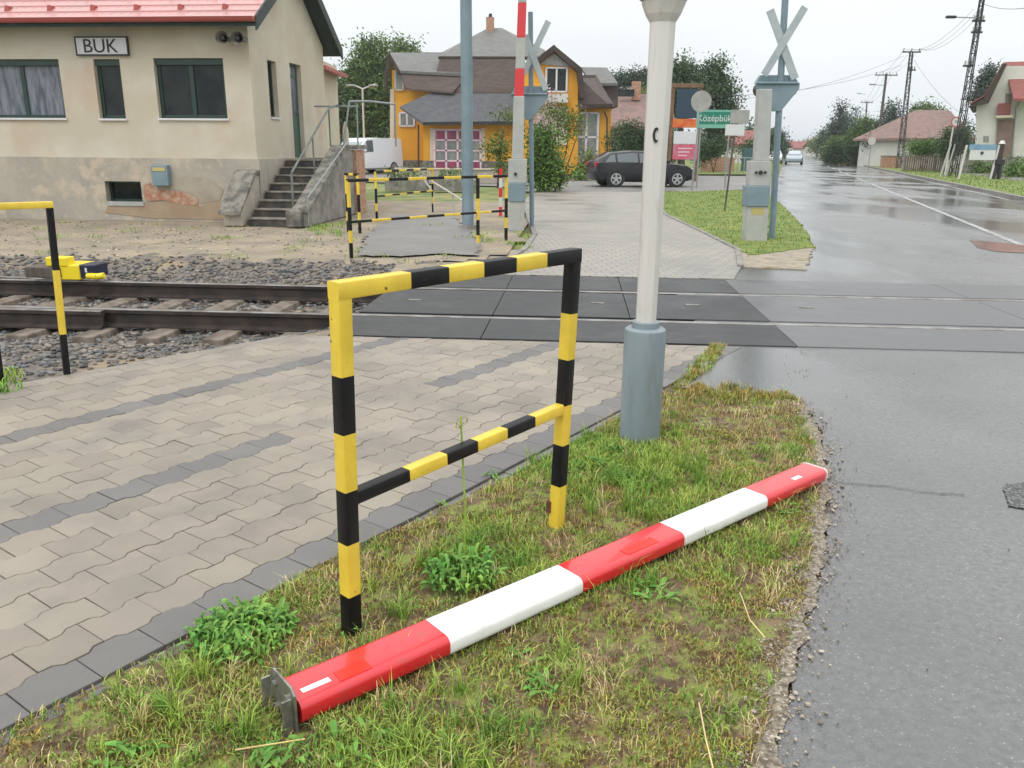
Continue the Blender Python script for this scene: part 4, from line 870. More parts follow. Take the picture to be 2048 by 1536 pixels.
# roof: two slopes with thickness, tiles pressed in steps
ov = .42; gv = .34; rise = .62
def roofpt(v, z=0.): return zE+.06+(min(v, DEP-v)+ov)*rise+z
m = M(); nst = 12
for side in (0, 1):
    for i in range(nst):
        a = -ov+(DEP/2+ov)*i/nst; b = -ov+(DEP/2+ov)*(i+1)/nst
        za, zb2 = roofpt(a), roofpt(b)
        if side: a, b = DEP-a, DEP-b
        m.hexa([B(-LEN-.3, a, za-.02), B(gv, a, za-.02), B(gv, b, zb2-.02), B(-LEN-.3, b, zb2-.02), B(-LEN-.3, a, za+.035), B(gv, a, za+.035), B(gv, b, zb2+.012), B(-LEN-.3, b, zb2+.012)])
# pressed ribs across the tiles
rf = m.build('roof', K['roofred'], SB)
m = M()
for i in range(int((LEN+.6)/.19)):
    u = gv-.05-i*.19
    m.cyl(B(u, -ov+.01, roofpt(-ov)+.02), B(u, DEP/2, roofpt(DEP/2)+.012), .012, n=6)
m.build('tile_ribs', K['roofred'], rf)
k_ = 0
for row, vz in ((0, .12), (1, .62)):
    for i in range(12):
        u = -.35-i*.88+(.44 if row else 0); m = M(); p = B(u, -ov+vz+.12, roofpt(-ov+vz+.12)+.03)
        m.prism([p-SU*.05, p+SU*.05, p+SU*.03+Z3*.11, p-SU*.03+Z3*.11], SV*.02); m.prism([p+SV*.02, p+SV*.17+Z3*.09, p+SV*.15+Z3*.11, p+Z3*.1], SU*.02); m.build('snow_guard', K['gutter'], rf)
m = M(); R_ = []
for u in (-LEN-.3, gv): R_.append([B(u, -ov-.06+math.cos(a)*.075, zE+.065+math.sin(a)*.075) for a in [math.pi+math.pi*i/8 for i in range(9)]]+[B(u, -ov-.06+.085*c_, zE+.075) for c_ in (1, -1)])
m.loft(R_); m.build('gutter', K['gutter'], SB, smooth=40)
m = M()
for side in (0, 1):
    for u0_, u1_ in ((gv-.005, gv+.03),):
        a, b = -ov-.02, DEP/2; za, zb2 = roofpt(a), roofpt(b)
        if side: a, b = DEP-a, DEP-b
        m.hexa([B(u0_, a, za-.20), B(u1_, a, za-.20), B(u1_, b, zb2-.20), B(u0_, b, zb2-.20), B(u0_, a, za+.05), B(u1_, a, za+.05), B(u1_, b, zb2+.05), B(u0_, b, zb2+.05)])
m.build('bargeboard', K['fascia'], SB)
m = M()
for side in (0, 1):
    a, b = -ov, DEP/2; za, zb2 = roofpt(a), roofpt(b)
    if side: a, b = DEP-a, DEP-b
    m.hexa([B(-LEN-.3, a, za-.14), B(gv-.01, a, za-.14), B(gv-.01, b, zb2-.14), B(-LEN-.3, b, zb2-.14), B(-LEN-.3, a, za-.022), B(gv-.01, a, za-.022), B(gv-.01, b, zb2-.022), B(-LEN-.3, b, zb2-.022)])
m.build('soffit', K['fascia'], SB)
for i in range(14):
    m = M(); u = -.3-i*.87; m.hexa([B(u, -ov+.03, zE-.06), B(u+.09, -ov+.03, zE-.06), B(u+.09, 0, zE+.06), B(u, 0, zE+.06), B(u, -ov+.03, zE+.03), B(u+.09, -ov+.03, zE+.03), B(u+.09, 0, zE+.28), B(u, 0, zE+.28)]); m.build('rafter_end', K['darkwood'], SB)
# wall bits: sign, loudspeakers, meter box, hook
def text(s_, size, mt, parent, origin, xdir, updir, ext=.004, align='CENTER', sx=1.):
    cu = bpy.data.curves.new('lettering', 'FONT'); cu.body = s_; cu.size = size; cu.extrude = ext; cu.align_x = align; cu.align_y = 'CENTER'; cu.resolution_u = 3
    o = bpy.data.objects.new('lettering', cu); C.objects.link(o); dg = bpy.context.evaluated_depsgraph_get(); me = bpy.data.meshes.new_from_object(o.evaluated_get(dg)); bpy.data.objects.remove(o)
    x = Vector(xdir).normalized(); y = Vector(updir).normalized(); z = x.cross(y); me.materials.clear(); me.materials.append(mt)
    po = ORG[parent.name]
    for v in me.vertices: v.co = Vector(origin)+x*v.co.x*sx+y*v.co.y+z*v.co.z-po
    o2 = bpy.data.objects.new('lettering', me); C.objects.link(o2); o2.parent = parent; return o2
su0, sz1 = ft(148, 73, -.05); su1, sz0 = ft(258, 111, -.05); sgo = thing('station_sign', 'white station name board reading BUK in black above the narrow window', 'sign', B((su0+su1)/2, -.05, sz0))
m = M(); bx_(m, B, su0+.02, su1-.02, -.05, -.02, sz0+.02, sz1-.02); m.build('board', K['signwhite'], sgo)
m = M(); frame_rect(m, B, su0, su1, sz0, sz1, -.06, .025, .05); m.build('frame', K['ink'], sgo)
text('BUK', .36, K['ink'], sgo, B((su0+su1)/2-.03, -.055, (sz0+sz1)/2-.01), SU, Z3, sx=1.05)
for px in (453, 483):
    u, z = ft(px, 78, -.15); t = thing('loudspeaker', 'grey horn loudspeaker under the station eave, %s' % ('nearer the corner of the building' if px == 483 else 'farther from the corner'), 'loudspeaker', B(u, -.15, z), 'horn loudspeakers under the station eave')
    m = M(); R_ = []
    for v, r_ in ((-.36, .125), (-.345, .118), (-.25, .07), (-.12, .045), (-.02, .045)): R_.append([B(u+math.cos(2*math.pi*i/20)*r_, v, z+math.sin(2*math.pi*i/20)*r_) for i in range(20)])
    m.loft(R_, cap=False); m.build('horn', K['stone'], t, smooth=40); m = M(); m.cyl(B(u, -.33, z), B(u, -.0, z), .035, n=10); m.build('driver', K['dark'], t)
u0_, z0_ = ft(305, 372, -.2); u1_, z1_ = ft(333, 330, -.2); t = thing('meter_box', 'grey metal meter box on the plinth above the exposed brick', 'meter box', B((u0_+u1_)/2, -.06, z0_))
m = M(); bx_(m, B, u0_, u1_, -.2, -.062, z0_, z1_); m.build('case', K['shield'], t, bevel=.015); m = M(); bx_(m, B, u0_+.04, u1_-.04, -.21, -.2, z1_-.12, z1_-.05); m.build('lid_label', mat('yellowed_label', (.5, .42, .16, 1), rough=.6), t)
# ------------------------------------------------------------------ stairs, parapets, landing, railings
stt = thing('entrance_stairs', 'worn concrete stairs with stone parapets leading up to the green station door', 'stairs', B(.6, -1.0, 0))
us0, us1 = .10, 1.02; v0s = -.9; ns = 8; zt = zP-.02
for i in range(ns):
    va = v0s+i*.31; za = zt*(i+1)/ns
    m = M(); bx_(m, B, us0, us1, va, va+.62, -.1 if i == 0 else za-zt/ns-.02, za-.03); s1 = m.build('step', K['step'], stt, bevel=.008)
    m = M(); bx_(m, B, us0, us1, va-.02, va+.30, za-.03, za); m.build('nosing', K['nosing'], s1, bevel=.008)
vl = v0s+ns*.31
m = M(); bx_(m, B, us0-.02, us1, vl, vl+2.2, zt-.12, zt-.002); m.build('landing', K['step'], stt)
m = M(); m.prism([B(-.32, -1.05, 0), B(-.32, -.07, 0), B(-.32, -.07, .92), B(-.32, -.25, .94), B(-.32, -1.05, .22)], SU*.36); m.build('parapet', K['plinth'], stt, bevel=.02)
m = M(); m.prism([B(-.36, -1.18, .21), B(-.36, -1.18, .30), B(-.36, -.3, 1.02), B(-.36, -.07, 1.03), B(-.36, -.07, .95), B(-.36, -.28, .93)], SU*.44); m.build('coping', K['stone'], stt, bevel=.02)
m = M(); m.prism([B(us1+.01, -.95, 0), B(us1+.01, 2.3, 0), B(us1+.01, 2.3, 1.42), B(us1+.01, 1.7, 1.42), B(us1+.01, -.75, .30), B(us1+.01, -.95, .26)], SU*.26); m.build('parapet', K['concrete'], stt, bevel=.02)
m = M(); m.prism([B(us1-.02, -1.0, .26), B(us1-.02, -.75, .31), B(us1-.02, 1.7, 1.43), B(us1-.02, 2.35, 1.43), B(us1-.02, 2.35, 1.52), B(us1-.02, 1.65, 1.52), B(us1-.02, -.8, .40), B(us1-.02, -1.0, .34)], SU*.33); m.build('coping', K['stone'], stt, bevel=.02)
m = M(); bx_(m, B, us1-.1, us1+.2, -1.1, -.8, 0, .32); m.build('pedestal', K['stone'], stt, bevel=.03)
m = M(); bx_(m, B, us1+.02, us1+.34, 2.31, 3.0, 0, 1.42); m.build('brick_pier', K['brick'], stt); m = M(); bx_(m, B, us1-.1, us1+.38, 2.36, 3.1, 1.43, 1.53); m.build('slab', K['concrete'], stt, bevel=.01)
rl_ = thing('stair_railing', 'grey-green pipe handrail along the right side of the station stairs', 'railing', B(us1-.05, -.7, .3))
m = M(); m.tube([B(us1-.06, -.75, .35), B(us1-.06, -.72, 1.0), B(us1-.06, 1.75, 2.28), B(us1-.06, 2.4, 2.38)], .022); m.build('handrail', K['railgrey'], rl_, smooth=50)
m = M(); m.tube([B(us1+.3, -.95, .05), B(us1+.3, -.92, .55), B(us1+.3, 1.9, 1.62)], .016); m.build('lower_rail', K['tubegrey'], rl_, smooth=50)
for v in (.6, 1.75): m = M(); m.tube([B(us1-.06, v, .4+.51*(v+.4)), B(us1-.06, v, 1.0+.518*(v+.72))], .018); m.build('post', K['railgrey'], rl_, smooth=50)
rl_ = thing('landing_railing', 'grey pipe railing round the landing behind the stairs', 'railing', B(us1, 2.6, 1.5))
m = M(); z_ = 2.45; m.tube([B(.12, 3.3, z_-.06), B(us1+.15, 3.3, z_-.06)], .02); m.tube([B(us1+.0, 2.5, 1.52), B(us1+.12, 2.7, z_+.02), B(us1+.5, 3.0, z_+.04), B(us1+1.0, 3.4, z_), B(us1+1.0, 3.4, 1.5)], .022); m.tube([B(us1+.25, 2.8, 1.52), B(us1+.25, 2.85, z_)], .018); m.build('rails', K['tubegrey'], rl_, smooth=50)
p = D(692, 287, 21.2); t = thing('white_bollard', 'pale tapered post standing behind the brick pier', 'post', (p.x, p.y, 0)); m = M(); m.box((p.x, p.y, .95), (.13, .13, 1.9)); m.build('shaft', K['cream'], t, bevel=.02); m = M(); m.cyl((p.x, p.y, 1.9), (p.x, p.y, 2.08), .08, .02, n=4, rot=.78); m.build('cap', K['cream'], t)
p = D(650, 133, 23.5); t = thing('rear_annex', 'small red-roofed annex just showing behind the station gable', 'annex', (p.x-1.5, p.y, 0)); m = M(); m.box((p.x-1.3, p.y+1.5, 1.9), (2.0, 3, 3.8)); m.build('wall', K['plaster'], t); m = M(); zz = D(650, 138, 23.5).z; m.prism([Vector((p.x-2.6, p.y, zz+.3)), Vector((p.x+.03, p.y, zz)), Vector((p.x+.03, p.y, zz+.09)), Vector((p.x-2.6, p.y, zz+.5))], Vector((0, 3, 0))); m.build('roof', K['gutter'], t)
# ------------------------------------------------------------------ trees, bushes, hedges
def leafcloud(m, blobs, n, s, squash=.8, cl=22, droop=0.):
    """blobs: (centre, rx, ry, rz); leaves gathered in clumps so the crown has holes and an uneven edge"""
    wt = [b[1]*b[2]*b[3] for b in blobs]; V = []; Fc = []
    if s > .1: n = int(n*2.3); s *= .62
    for _ in range(max(1, n//cl)):
        c, rx, ry, rz = random.choices(blobs, wt)[0]
        while True:
            p = Vector([random.uniform(-1, 1) for _ in range(3)])
            if .25 < p.length < 1: break
        p *= (.55+.45*p.length)/max(p.length, .01)*random.uniform(.8, 1.05)*min(1, p.length+.15)
        cc = Vector((c[0]+p.x*rx, c[1]+p.y*ry, c[2]+p.z*rz)); cr = s*random.uniform(1.6, 3.6)
        for _ in range(int(cl*random.uniform(.5, 1.5))):
            q = cc+Vector((random.gauss(0, cr), random.gauss(0, cr), random.gauss(0, cr*squash)-droop*random.random()))
            a = Vector([random.gauss(0, 1) for _ in range(3)]).normalized(); b = a.orthogonal().normalized(); b.rotate(Matrix.Rotation(random.random()*6.28, 3, a)); e = a.cross(b); t = s*random.uniform(.55, 1.2)
            i = len(V); V += [q-b*t*.9, q+e*t*.42-b*t*.1, q+b*t*.9, q-e*t*.42+b*t*.1]; Fc.append((i, i+1, i+2, i+3))
    m.raw(V, Fc)
def limbs(m, base, top, r, k, spread):
    base = Vector(base); top = Vector(top); L_ = (top-base).length; pts = [base+(top-base)*i/4+Vector((random.gauss(0, .02*L_) if i else 0, random.gauss(0, .02*L_) if i else 0, 0)) for i in range(5)]
    for i in range(4): m.cyl(pts[i], pts[i+1], r*(1-.2*i), r*(1-.2*(i+1)), n=8)
    for _ in range(k):
        i = random.randint(1, 3); p = pts[i].lerp(pts[i+1], random.random()); a = random.random()*6.28; l = spread*random.uniform(.5, 1)
        q = p+Vector((math.cos(a)*l, math.sin(a)*l, l*random.uniform(.5, 1.1))); mid = p.lerp(q, .5)+Vector((0, 0, -.06*l)); m.cyl(p, mid, r*.42, r*.3, n=6); m.cyl(mid, q, r*.3, r*.12, n=6)
def tree(label, name, cat, base, blobs, n, s, mt, group=None, tr=.2, trunk_top=None, k=7, **kw):
    t = thing(name, label, cat, base, group); m = M(); top = trunk_top or max((b[0] for b in blobs), key=lambda c: c[2])
    limbs(m, base, (top[0], top[1], top[2]), tr, k, max(b[1] for b in blobs)*.7); m.build('trunk', K['bark'], t)
    m = M(); leafcloud(m, blobs, n, s, **kw); m.build('crown', K[mt], t); return t
def pb_(px, py, Y, rx, rz, ry=None):     # a crown lobe from its outline in the picture: centre pixel, radii in pixels
    c = D(px, py, Y); k = Y/1640.; return ((c.x, c.y, c.z), rx*k, (ry or rx)*k, rz*k)
def gp_(px, Y): p = D(px, 300, Y); return Vector((p.x, Y, 0))
tree('tall broad leafy tree behind the white van, left of the ochre house', 'leafy_tree', 'tree', gp_(735, 68), [pb_(742, 120, 68, 34, 42), pb_(715, 180, 68, 42, 50), pb_(755, 190, 68, 38, 60), pb_(735, 240, 68, 50, 45)], 11000, .26, 'leaf', tr=.35)
tree('rounded tree crown rising behind the left wing of the ochre house', 'leafy_tree', 'tree', gp_(805, 76), [pb_(805, 105, 76, 32, 26), pb_(815, 160, 76, 40, 50)], 3000, .28, 'leaf', tr=.3)
tree('low dark dense tree beside the station stairs railing', 'leafy_tree', 'tree', gp_(660, 60), [pb_(655, 190, 60, 26, 32), pb_(665, 225, 60, 36, 36), pb_(620, 215, 60, 26, 34)], 4200, .24, 'leafdark', tr=.25)
tree('flat-topped dark pine behind the clay-tiled house', 'pine_tree', 'tree', gp_(1262, 85), [pb_(1240, 163, 85, 26, 11), pb_(1282, 156, 85, 30, 12), pb_(1300, 175, 85, 22, 12)], 3600, .24, 'needle', tr=.28, k=9)
tree('light green tree behind the clay-tiled roof', 'leafy_tree', 'tree', gp_(1300, 78), [pb_(1292, 205, 78, 20, 26)], 1500, .24, 'leafyel', tr=.2)
tree('dark green tree behind the advertising totem, nearer the white post', 'leafy_tree', 'tree', gp_(1365, 66), [pb_(1362, 150, 66, 26, 26), pb_(1380, 185, 66, 32, 34), pb_(1350, 210, 66, 26, 40)], 4500, .24, 'leafdark', tr=.3)
tree('tall airy tree with gaps of sky behind the green place name sign', 'leafy_tree', 'tree', gp_(1435, 68), [pb_(1430, 135, 68, 22, 22), pb_(1420, 170, 68, 34, 34), pb_(1452, 195, 68, 28, 36), pb_(1440, 240, 68, 34, 36)], 4600, .23, 'leafdark', tr=.28, k=14)
def bush(label, base, blobs, n, s, mt, group=None, **kw):
    t = thing('bush', label, 'bush', base, group); m = M(); 
    for _ in range(5): c = random.choice(blobs)[0]; m.cyl(base, Vector(base).lerp(Vector(c), .8), .035, .015, n=5)
    m.build('stems', K['bark'], t); m = M(); leafcloud(m, blobs, n, s, **kw); m.build('foliage', K[mt], t); return t
bush('big dense green bush beside the left crossing signal', gp_(1088, 30), [pb_(1088, 305, 30, 26, 42, 26), pb_(1098, 345, 30, 32, 32, 26), pb_(1080, 268, 30, 20, 18, 20), pb_(1075, 350, 30, 22, 30, 22)], 8000, .075, 'leafbush')
bush('loose yellow-green shrub branches rising above the big bush', gp_(1120, 31.5), [pb_(1115, 230, 31.5, 30, 22, 20), pb_(1140, 255, 31.5, 30, 26, 20), pb_(1165, 240, 31.5, 20, 12, 14), pb_(1095, 215, 31.5, 16, 14, 14)], 1500, .07, 'leafyel')
bush('yellow-green shrub left of the barrier drive', gp_(995, 32), [pb_(1000, 290, 32, 24, 22, 20), pb_(985, 300, 32, 18, 14, 16), pb_(1010, 230, 32, 22, 10, 14), pb_(1008, 330, 32, 16, 24, 16)], 1700, .07, 'leafyel')
bush('reddish shrub in front of the tall house window', gp_(1180, 43), [pb_(1180, 318, 43, 17, 12), pb_(1172, 335, 43, 16, 12)], 900, .09, 'rdleaf' if 'rdleaf' in K else 'leafyel')
bush('low green shrub beside the black car', gp_(1165, 41), [pb_(1165, 350, 41, 20, 12), pb_(1145, 358, 41, 16, 8)], 800, .09, 'leafbush')
def hedge(label, a, b, h, d, mt, n, s):
    a = Vector(a); b = Vector(b); t = thing('hedge', label, 'hedge', (a+b)/2); k = max(2, int((b-a).length/ (d*1.2))); m = M()
    leafcloud(m, [((*(a.lerp(b, (i+.5)/k).xy), h*.5), (b-a).length/k*.7, d*.6, h*.55) for i in range(k)], n, s); m.build('foliage', K[mt], t)
    m = M(); 
    for i in range(k): p = a.lerp(b, (i+.5)/k); m.cyl(p, p+Z3*h*.5, .05, n=5)
    m.build('stems', K['bark'], t); return t
hedge('tall dark thuja hedge in front of the clay-tiled house', gp_(1222, 47), gp_(1345, 47), 2.85, 1., 'leafdark', 9000, .12)
hedge('low dark hedge along the forecourt of the ochre house', gp_(790, 38), gp_(985, 38), .42, .5, 'leafdark', 2500, .07)
bush('round olive bush under the green place name sign', gp_(1430, 56), [pb_(1418, 300, 56, 20, 20), pb_(1440, 292, 56, 24, 16), pb_(1400, 312, 56, 14, 18)], 2200, .13, 'leafdark')
# ------------------------------------------------------------------ ochre house
YH = 51.
OH = thing('ochre_house', 'large ochre house with slate roofs, gables, chimney and a pink shop window', 'house', (D(980, 345, YH).x, YH, 0))
def fz(name, pts, Y, dep, mt, parent=OH, bev=0):
    m = M(); P = [D(x, y, Y) for x, y in pts]; P = [Vector((p.x, p.y, p.z if y_ < 344 else 0.)) for p, (_, y_) in zip(P, pts)]; m.prism(P, Vector((0, dep, 0))); return m.build(name, K[mt] if isinstance(mt, str) else mt, parent, bevel=bev)
def rq(name, pts, mt, th=.12, parent=OH):
    m = M(); P = [D(*p) for p in pts]; m.prism(P, Vector((0, 0, -th))); return m.build(name, K[mt], parent)
fz('wall', [(784, 346), (784, 140), (905, 140), (905, 346)], YH+1.6, 9, 'ochre')
fz('wall', [(846, 346), (846, 245), (1040, 245), (1040, 346)], YH, 2.5, 'ochre')
fz('wall', [(1042, 346), (1042, 146), (1076, 120), (1108, 98), (1156, 142), (1156, 346)], YH-.6, 9, 'ochre')
fz('wall', [(1150, 346), (1150, 212), (1222, 212), (1222, 346)], YH+.2, 7, 'ochre')
fz('corner_pilaster', [(780, 346), (780, 178), (788, 178), (788, 346)], YH+1.55, .3, 'cream')
rq('roof', [(778, 105, YH+4.5), (888, 106, YH+4.5), (934, 148, YH+1), (800, 141, YH+1)], 'slatelight', .15)
rq('roof', [(778, 104, YH+4.55), (888, 105, YH+4.55), (910, 125, YH+9), (770, 150, YH+9)], 'slatelight', .15)
fz('gable_board', [(768, 180), (768, 146), (778, 104), (800, 142), (796, 150), (781, 118), (774, 148), (773, 182)], YH+1, .25, 'darkwood')
rq('roof', [(800, 146, YH+1.1), (934, 151, YH+1.1), (905, 184, YH+.5), (812, 176, YH+.7)], 'brownroof', .1)
rq('roof', [(880, 112, YH+1.6), (1078, 113, YH+1.6), (1004, 56, YH+7), (976, 56, YH+7)], 'slatelight', .2)
rq('roof', [(1078, 113, YH+1.6), (1090, 100, YH+12), (1004, 56, YH+7)], 'slatelight', .2); rq('roof', [(880, 112, YH+1.6), (976, 56, YH+7), (885, 104, YH+12)], 'slatelight', .2)
rq('roof', [(880, 116, YH+1.55), (1050, 116, YH+1.55), (1050, 184, YH+.7), (862, 184, YH+.7)], 'brownroof', .25)
fz('eave', [(876, 113), (1060, 113), (1060, 117), (876, 117)], YH+1.5, .4, 'darkwood')
fz('wall', [(905, 250), (905, 120), (1045, 120), (1045, 250)], YH+1.9, 8, 'ochre')
rq('roof', [(866, 183, YH+.8), (1046, 183, YH+.8), (1048, 243, YH-.75), (846, 246, YH-.75), (800, 213, YH-.2)], 'slate', .12)
fz('gutter', [(846, 244), (1046, 242), (1046, 249), (846, 250)], YH-.85, .15, 'dark')
m = M(); 
CH = [(1062, 128), (1108, 90), (1164, 136), (1170, 196), (1160, 196), (1154, 143), (1108, 102), (1070, 132)]
fz('roof', CH, YH-1.1, 8, 'darkwood')
rq('roof', [(1108, 89, YH-1.1), (1112, 93, YH+7), (1070, 128, YH+7), (1060, 127, YH-1.1)], 'brownroof', .06)
fz('gable_boarding', [(1080, 128), (1108, 106), (1142, 134)], YH-.68, .1, 'signback')
rq('roof', [(1160, 150, YH-.2), (1192, 150, YH+2), (1224, 210, YH-.3), (1152, 213, YH-.6)], 'brownroof', .15)
rq('roof', [(1192, 150, YH+2), (1205, 165, YH+6), (1232, 205, YH+6), (1224, 210, YH-.3)], 'brownroof', .15)
rq('roof', [(1162, 134, YH+5), (1214, 135, YH+5), (1236, 166, YH+2.2), (1182, 166, YH+2.2)], 'slatelight', .15)
fz('upper_wall', [(1180, 214), (1180, 168), (1236, 168), (1236, 214)], YH+2.6, 4, 'brownroof')
fz('eave', [(1150, 209), (1226, 207), (1224, 214), (1152, 217)], YH-.5, .3, 'darkwood')
ch = fz('chimney', [(972, 66), (972, 34), (988, 34), (988, 66)], YH+6.3, .6, 'brick'); fz('chimney_pot', [(977, 34), (978, 27), (984, 27), (984, 34)], YH+6.5, .25, 'dark', ch)
def win(x0, y0, x1, y1, Y, cols, rows, mt='greypane', fr='winwhite', nm='window', wd=3.2, sk=0):
    f_ = None; m = M(); a = D(x0, y1, Y); b_ = D(x1, y0, Y); w_ = wd*Y/1640; u0, u1, z0, z1 = a.x, b_.x, a.z, b_.z
    def bar(u, v, p, q_): m.hexa([Vector((x, y, z)) for z in (p, q_) for x, y in ((u, Y-.06), (v, Y-.06), (v, Y), (u, Y))])
    for i in range(cols+1): c = u0+(u1-u0)*i/cols; bar(c-w_/2, c+w_/2, z0, z1)
    for j in range(rows+1): c = z0+(z1-z0)*j/rows; bar(u0, u1, c-w_*.4, c+w_*.4)
    f_ = m.build(nm, K[fr], OH); m = M(); m.hexa([Vector((x, y, z)) for z in (z0, z1) for x, y in ((u0, Y-.03), (u1, Y-.03), (u1, Y+.02), (u0, Y+.02))]); m.build('pane', K[mt] if isinstance(mt, str) else mt, f_); return f_
sw = win(870, 260, 961, 342, YH-.02, 4, 4, 'greypane', 'pinkframe', 'shop_window', 3.5)
for i in range(4):
    x0 = 872+i*22.8; 
    for (y0, y1) in ((262, 278), (322, 338)): 
        a = D(x0+2, y1, YH-.055); c = D(x0+18, y0, YH-.055); m = M(); m.box((a+c)/2, (c.x-a.x, .012, c.z-a.z)); m.build('film', K['pinkpane'], sw)
win(1092, 136, 1134, 183, YH-.64, 2, 1, 'glass', 'winwhite'); win(791, 142, 806, 180, YH+1.55, 1, 1, 'greypane', 'cream'); win(800, 226, 828, 252, YH+1.55, 2, 1, 'greypane', 'winwhite')
win(1148, 226, 1197, 322, YH+.15, 2, 2, 'greypane', 'winwhite', wd=4)
fz('balcony', [(1050, 205), (1050, 191), (1136, 187), (1136, 205)], YH-1.6, 1., 'cladwhite')
fz('balcony_door', [(1072, 290), (1072, 215), (1135, 212), (1135, 290)], YH-.7, .1, 'cream')
for x, y0, y1 in ((837, 250, 340), (1214, 236, 325)):
    m = M(); m.tube([D(x-6 if x > 1000 else x, y0-14 if x > 1000 else y0, YH-.15), D(x, y0, YH-.1), D(x, y1, YH-.1)], .05); m.build('downpipe', K['darkwood'], OH)
for x0, x1 in ((860, 868), (962, 970)): fz('shutter_strip', [(x0, 342), (x0, 256), (x1, 256), (x1, 342)], YH-.05, .04, 'cream')
fz('plinth', [(786, 350), (786, 322), (868, 322), (868, 350)], YH-.04, .04, 'stone') if False else None
m = M(); a = D(846, 345, YH-.06); c = D(1040, 325, YH-.06); m.box(((a.x+c.x)/2, YH-.03, .35), (c.x-a.x, .05, .7)); m.build('plinth', K['stone'], OH)
m = M(); a = D(786, 345, YH+1.5); c = D(846, 325, YH+1.5); m.box(((a.x+c.x)/2, YH+1.57, .35), (c.x-a.x, .05, .7)); m.build('plinth', K['stone'], OH)
for x, y, r in ((1095, 210, 9), (1085, 245, 8)):
    pass
bush('lilac flowering shrub hanging before the ochre house balcony', gp_(1096, 47), [pb_(1097, 205, 47, 8, 13), pb_(1082, 247, 47, 8, 8)], 420, .09, 'lilac')
# forecourt wall, planters
t = thing('low_wall', 'long low pale garden wall in front of the ochre house', 'wall', gp_(890, 37)); m = M(); a = gp_(790, 36.5); c = gp_(1000, 36.5); m.box(((a.x+c.x)/2, 36.5, .28), (c.x-a.x, .2, .56)); m.build('wall_body', K['plinth'], t); m = M(); m.box(((a.x+c.x)/2, 36.5, .59), (c.x-a.x+.05, .28, .06)); m.build('coping', K['cream'], t, bevel=.01)
for k, px in enumerate((812, 910)):
    p = gp_(px, 30); t = thing('concrete_planter', 'grey concrete planter with a small shrub behind the far hoops, %s' % ('left' if k == 0 else 'right')+' one', 'planter', p, 'planters behind the far hoops'); m = M(); m.box((p.x, p.y, .2), (1.5, .6, .4)); m.build('trough', K['concrete'], t, bevel=.02); m = M(); leafcloud(m, [((p.x, p.y, .5), .6, .25, .2)], 500, .06); struct(m.build('leaves', K['leafbush'], t), 'stuff')
# clay-tiled house behind the hedge
t = thing('tiled_house', 'low house with faded clay roof behind the tall dark hedge', 'house', gp_(1270, 60)); 
m = M(); a = D(1205, 340, 60); c = D(1345, 250, 60); m.prism([Vector((a.x, 60, 0)), Vector((c.x, 60, 0)), Vector((c.x, 60, c.z)), Vector((a.x, 60, c.z))], Vector((0, 9, 0))); m.build('wall', K['cladwhite'], t)
m = M(); P = [D(1200, 252, 59.4), D(1350, 252, 59.4), D(1345, 188, 64.5), D(1212, 188, 64.5)]; m.prism(P, Vector((0, 0, -.2))); P = [D(1212, 188, 64.5), D(1345, 188, 64.5), D(1350, 252, 70), D(1200, 252, 70)]; m.prism(P, Vector((0, 0, -.2))); rf2 = m.build('roof', K['pinktile'], t)
m = M(); c = D(1272, 182, 63.5); m.box((c.x, c.y, c.z), (.6, .6, 1.3)); m.build('chimney', K['brick'], rf2)
m = M(); c0 = D(1252, 186, 63); m.box((c0.x, c0.y, c0.z), (1.2, .2, .5)); m.build('roof_window', K['glass'], rf2)
# double-arm street lamp behind the station
b = gp_(729, 58); t = thing('street_lamp', 'double-armed pale street lamp behind the white van', 'street lamp', b); m = M(); tp = D(725, 178, 58); m.cyl(b, tp, .09, .06, n=10); m.tube([D(700, 170, 58), D(712, 172, 58), tp, D(738, 173, 58), D(750, 168, 58)], .045); m.build('pole', K['postwhite'], t, smooth=50)
for px in (702, 747): m = M(); c = D(px, 171, 58); m.box(c, (.6, .22, .12)); m.build('lamp_head', K['signback'], t, bevel=.03)
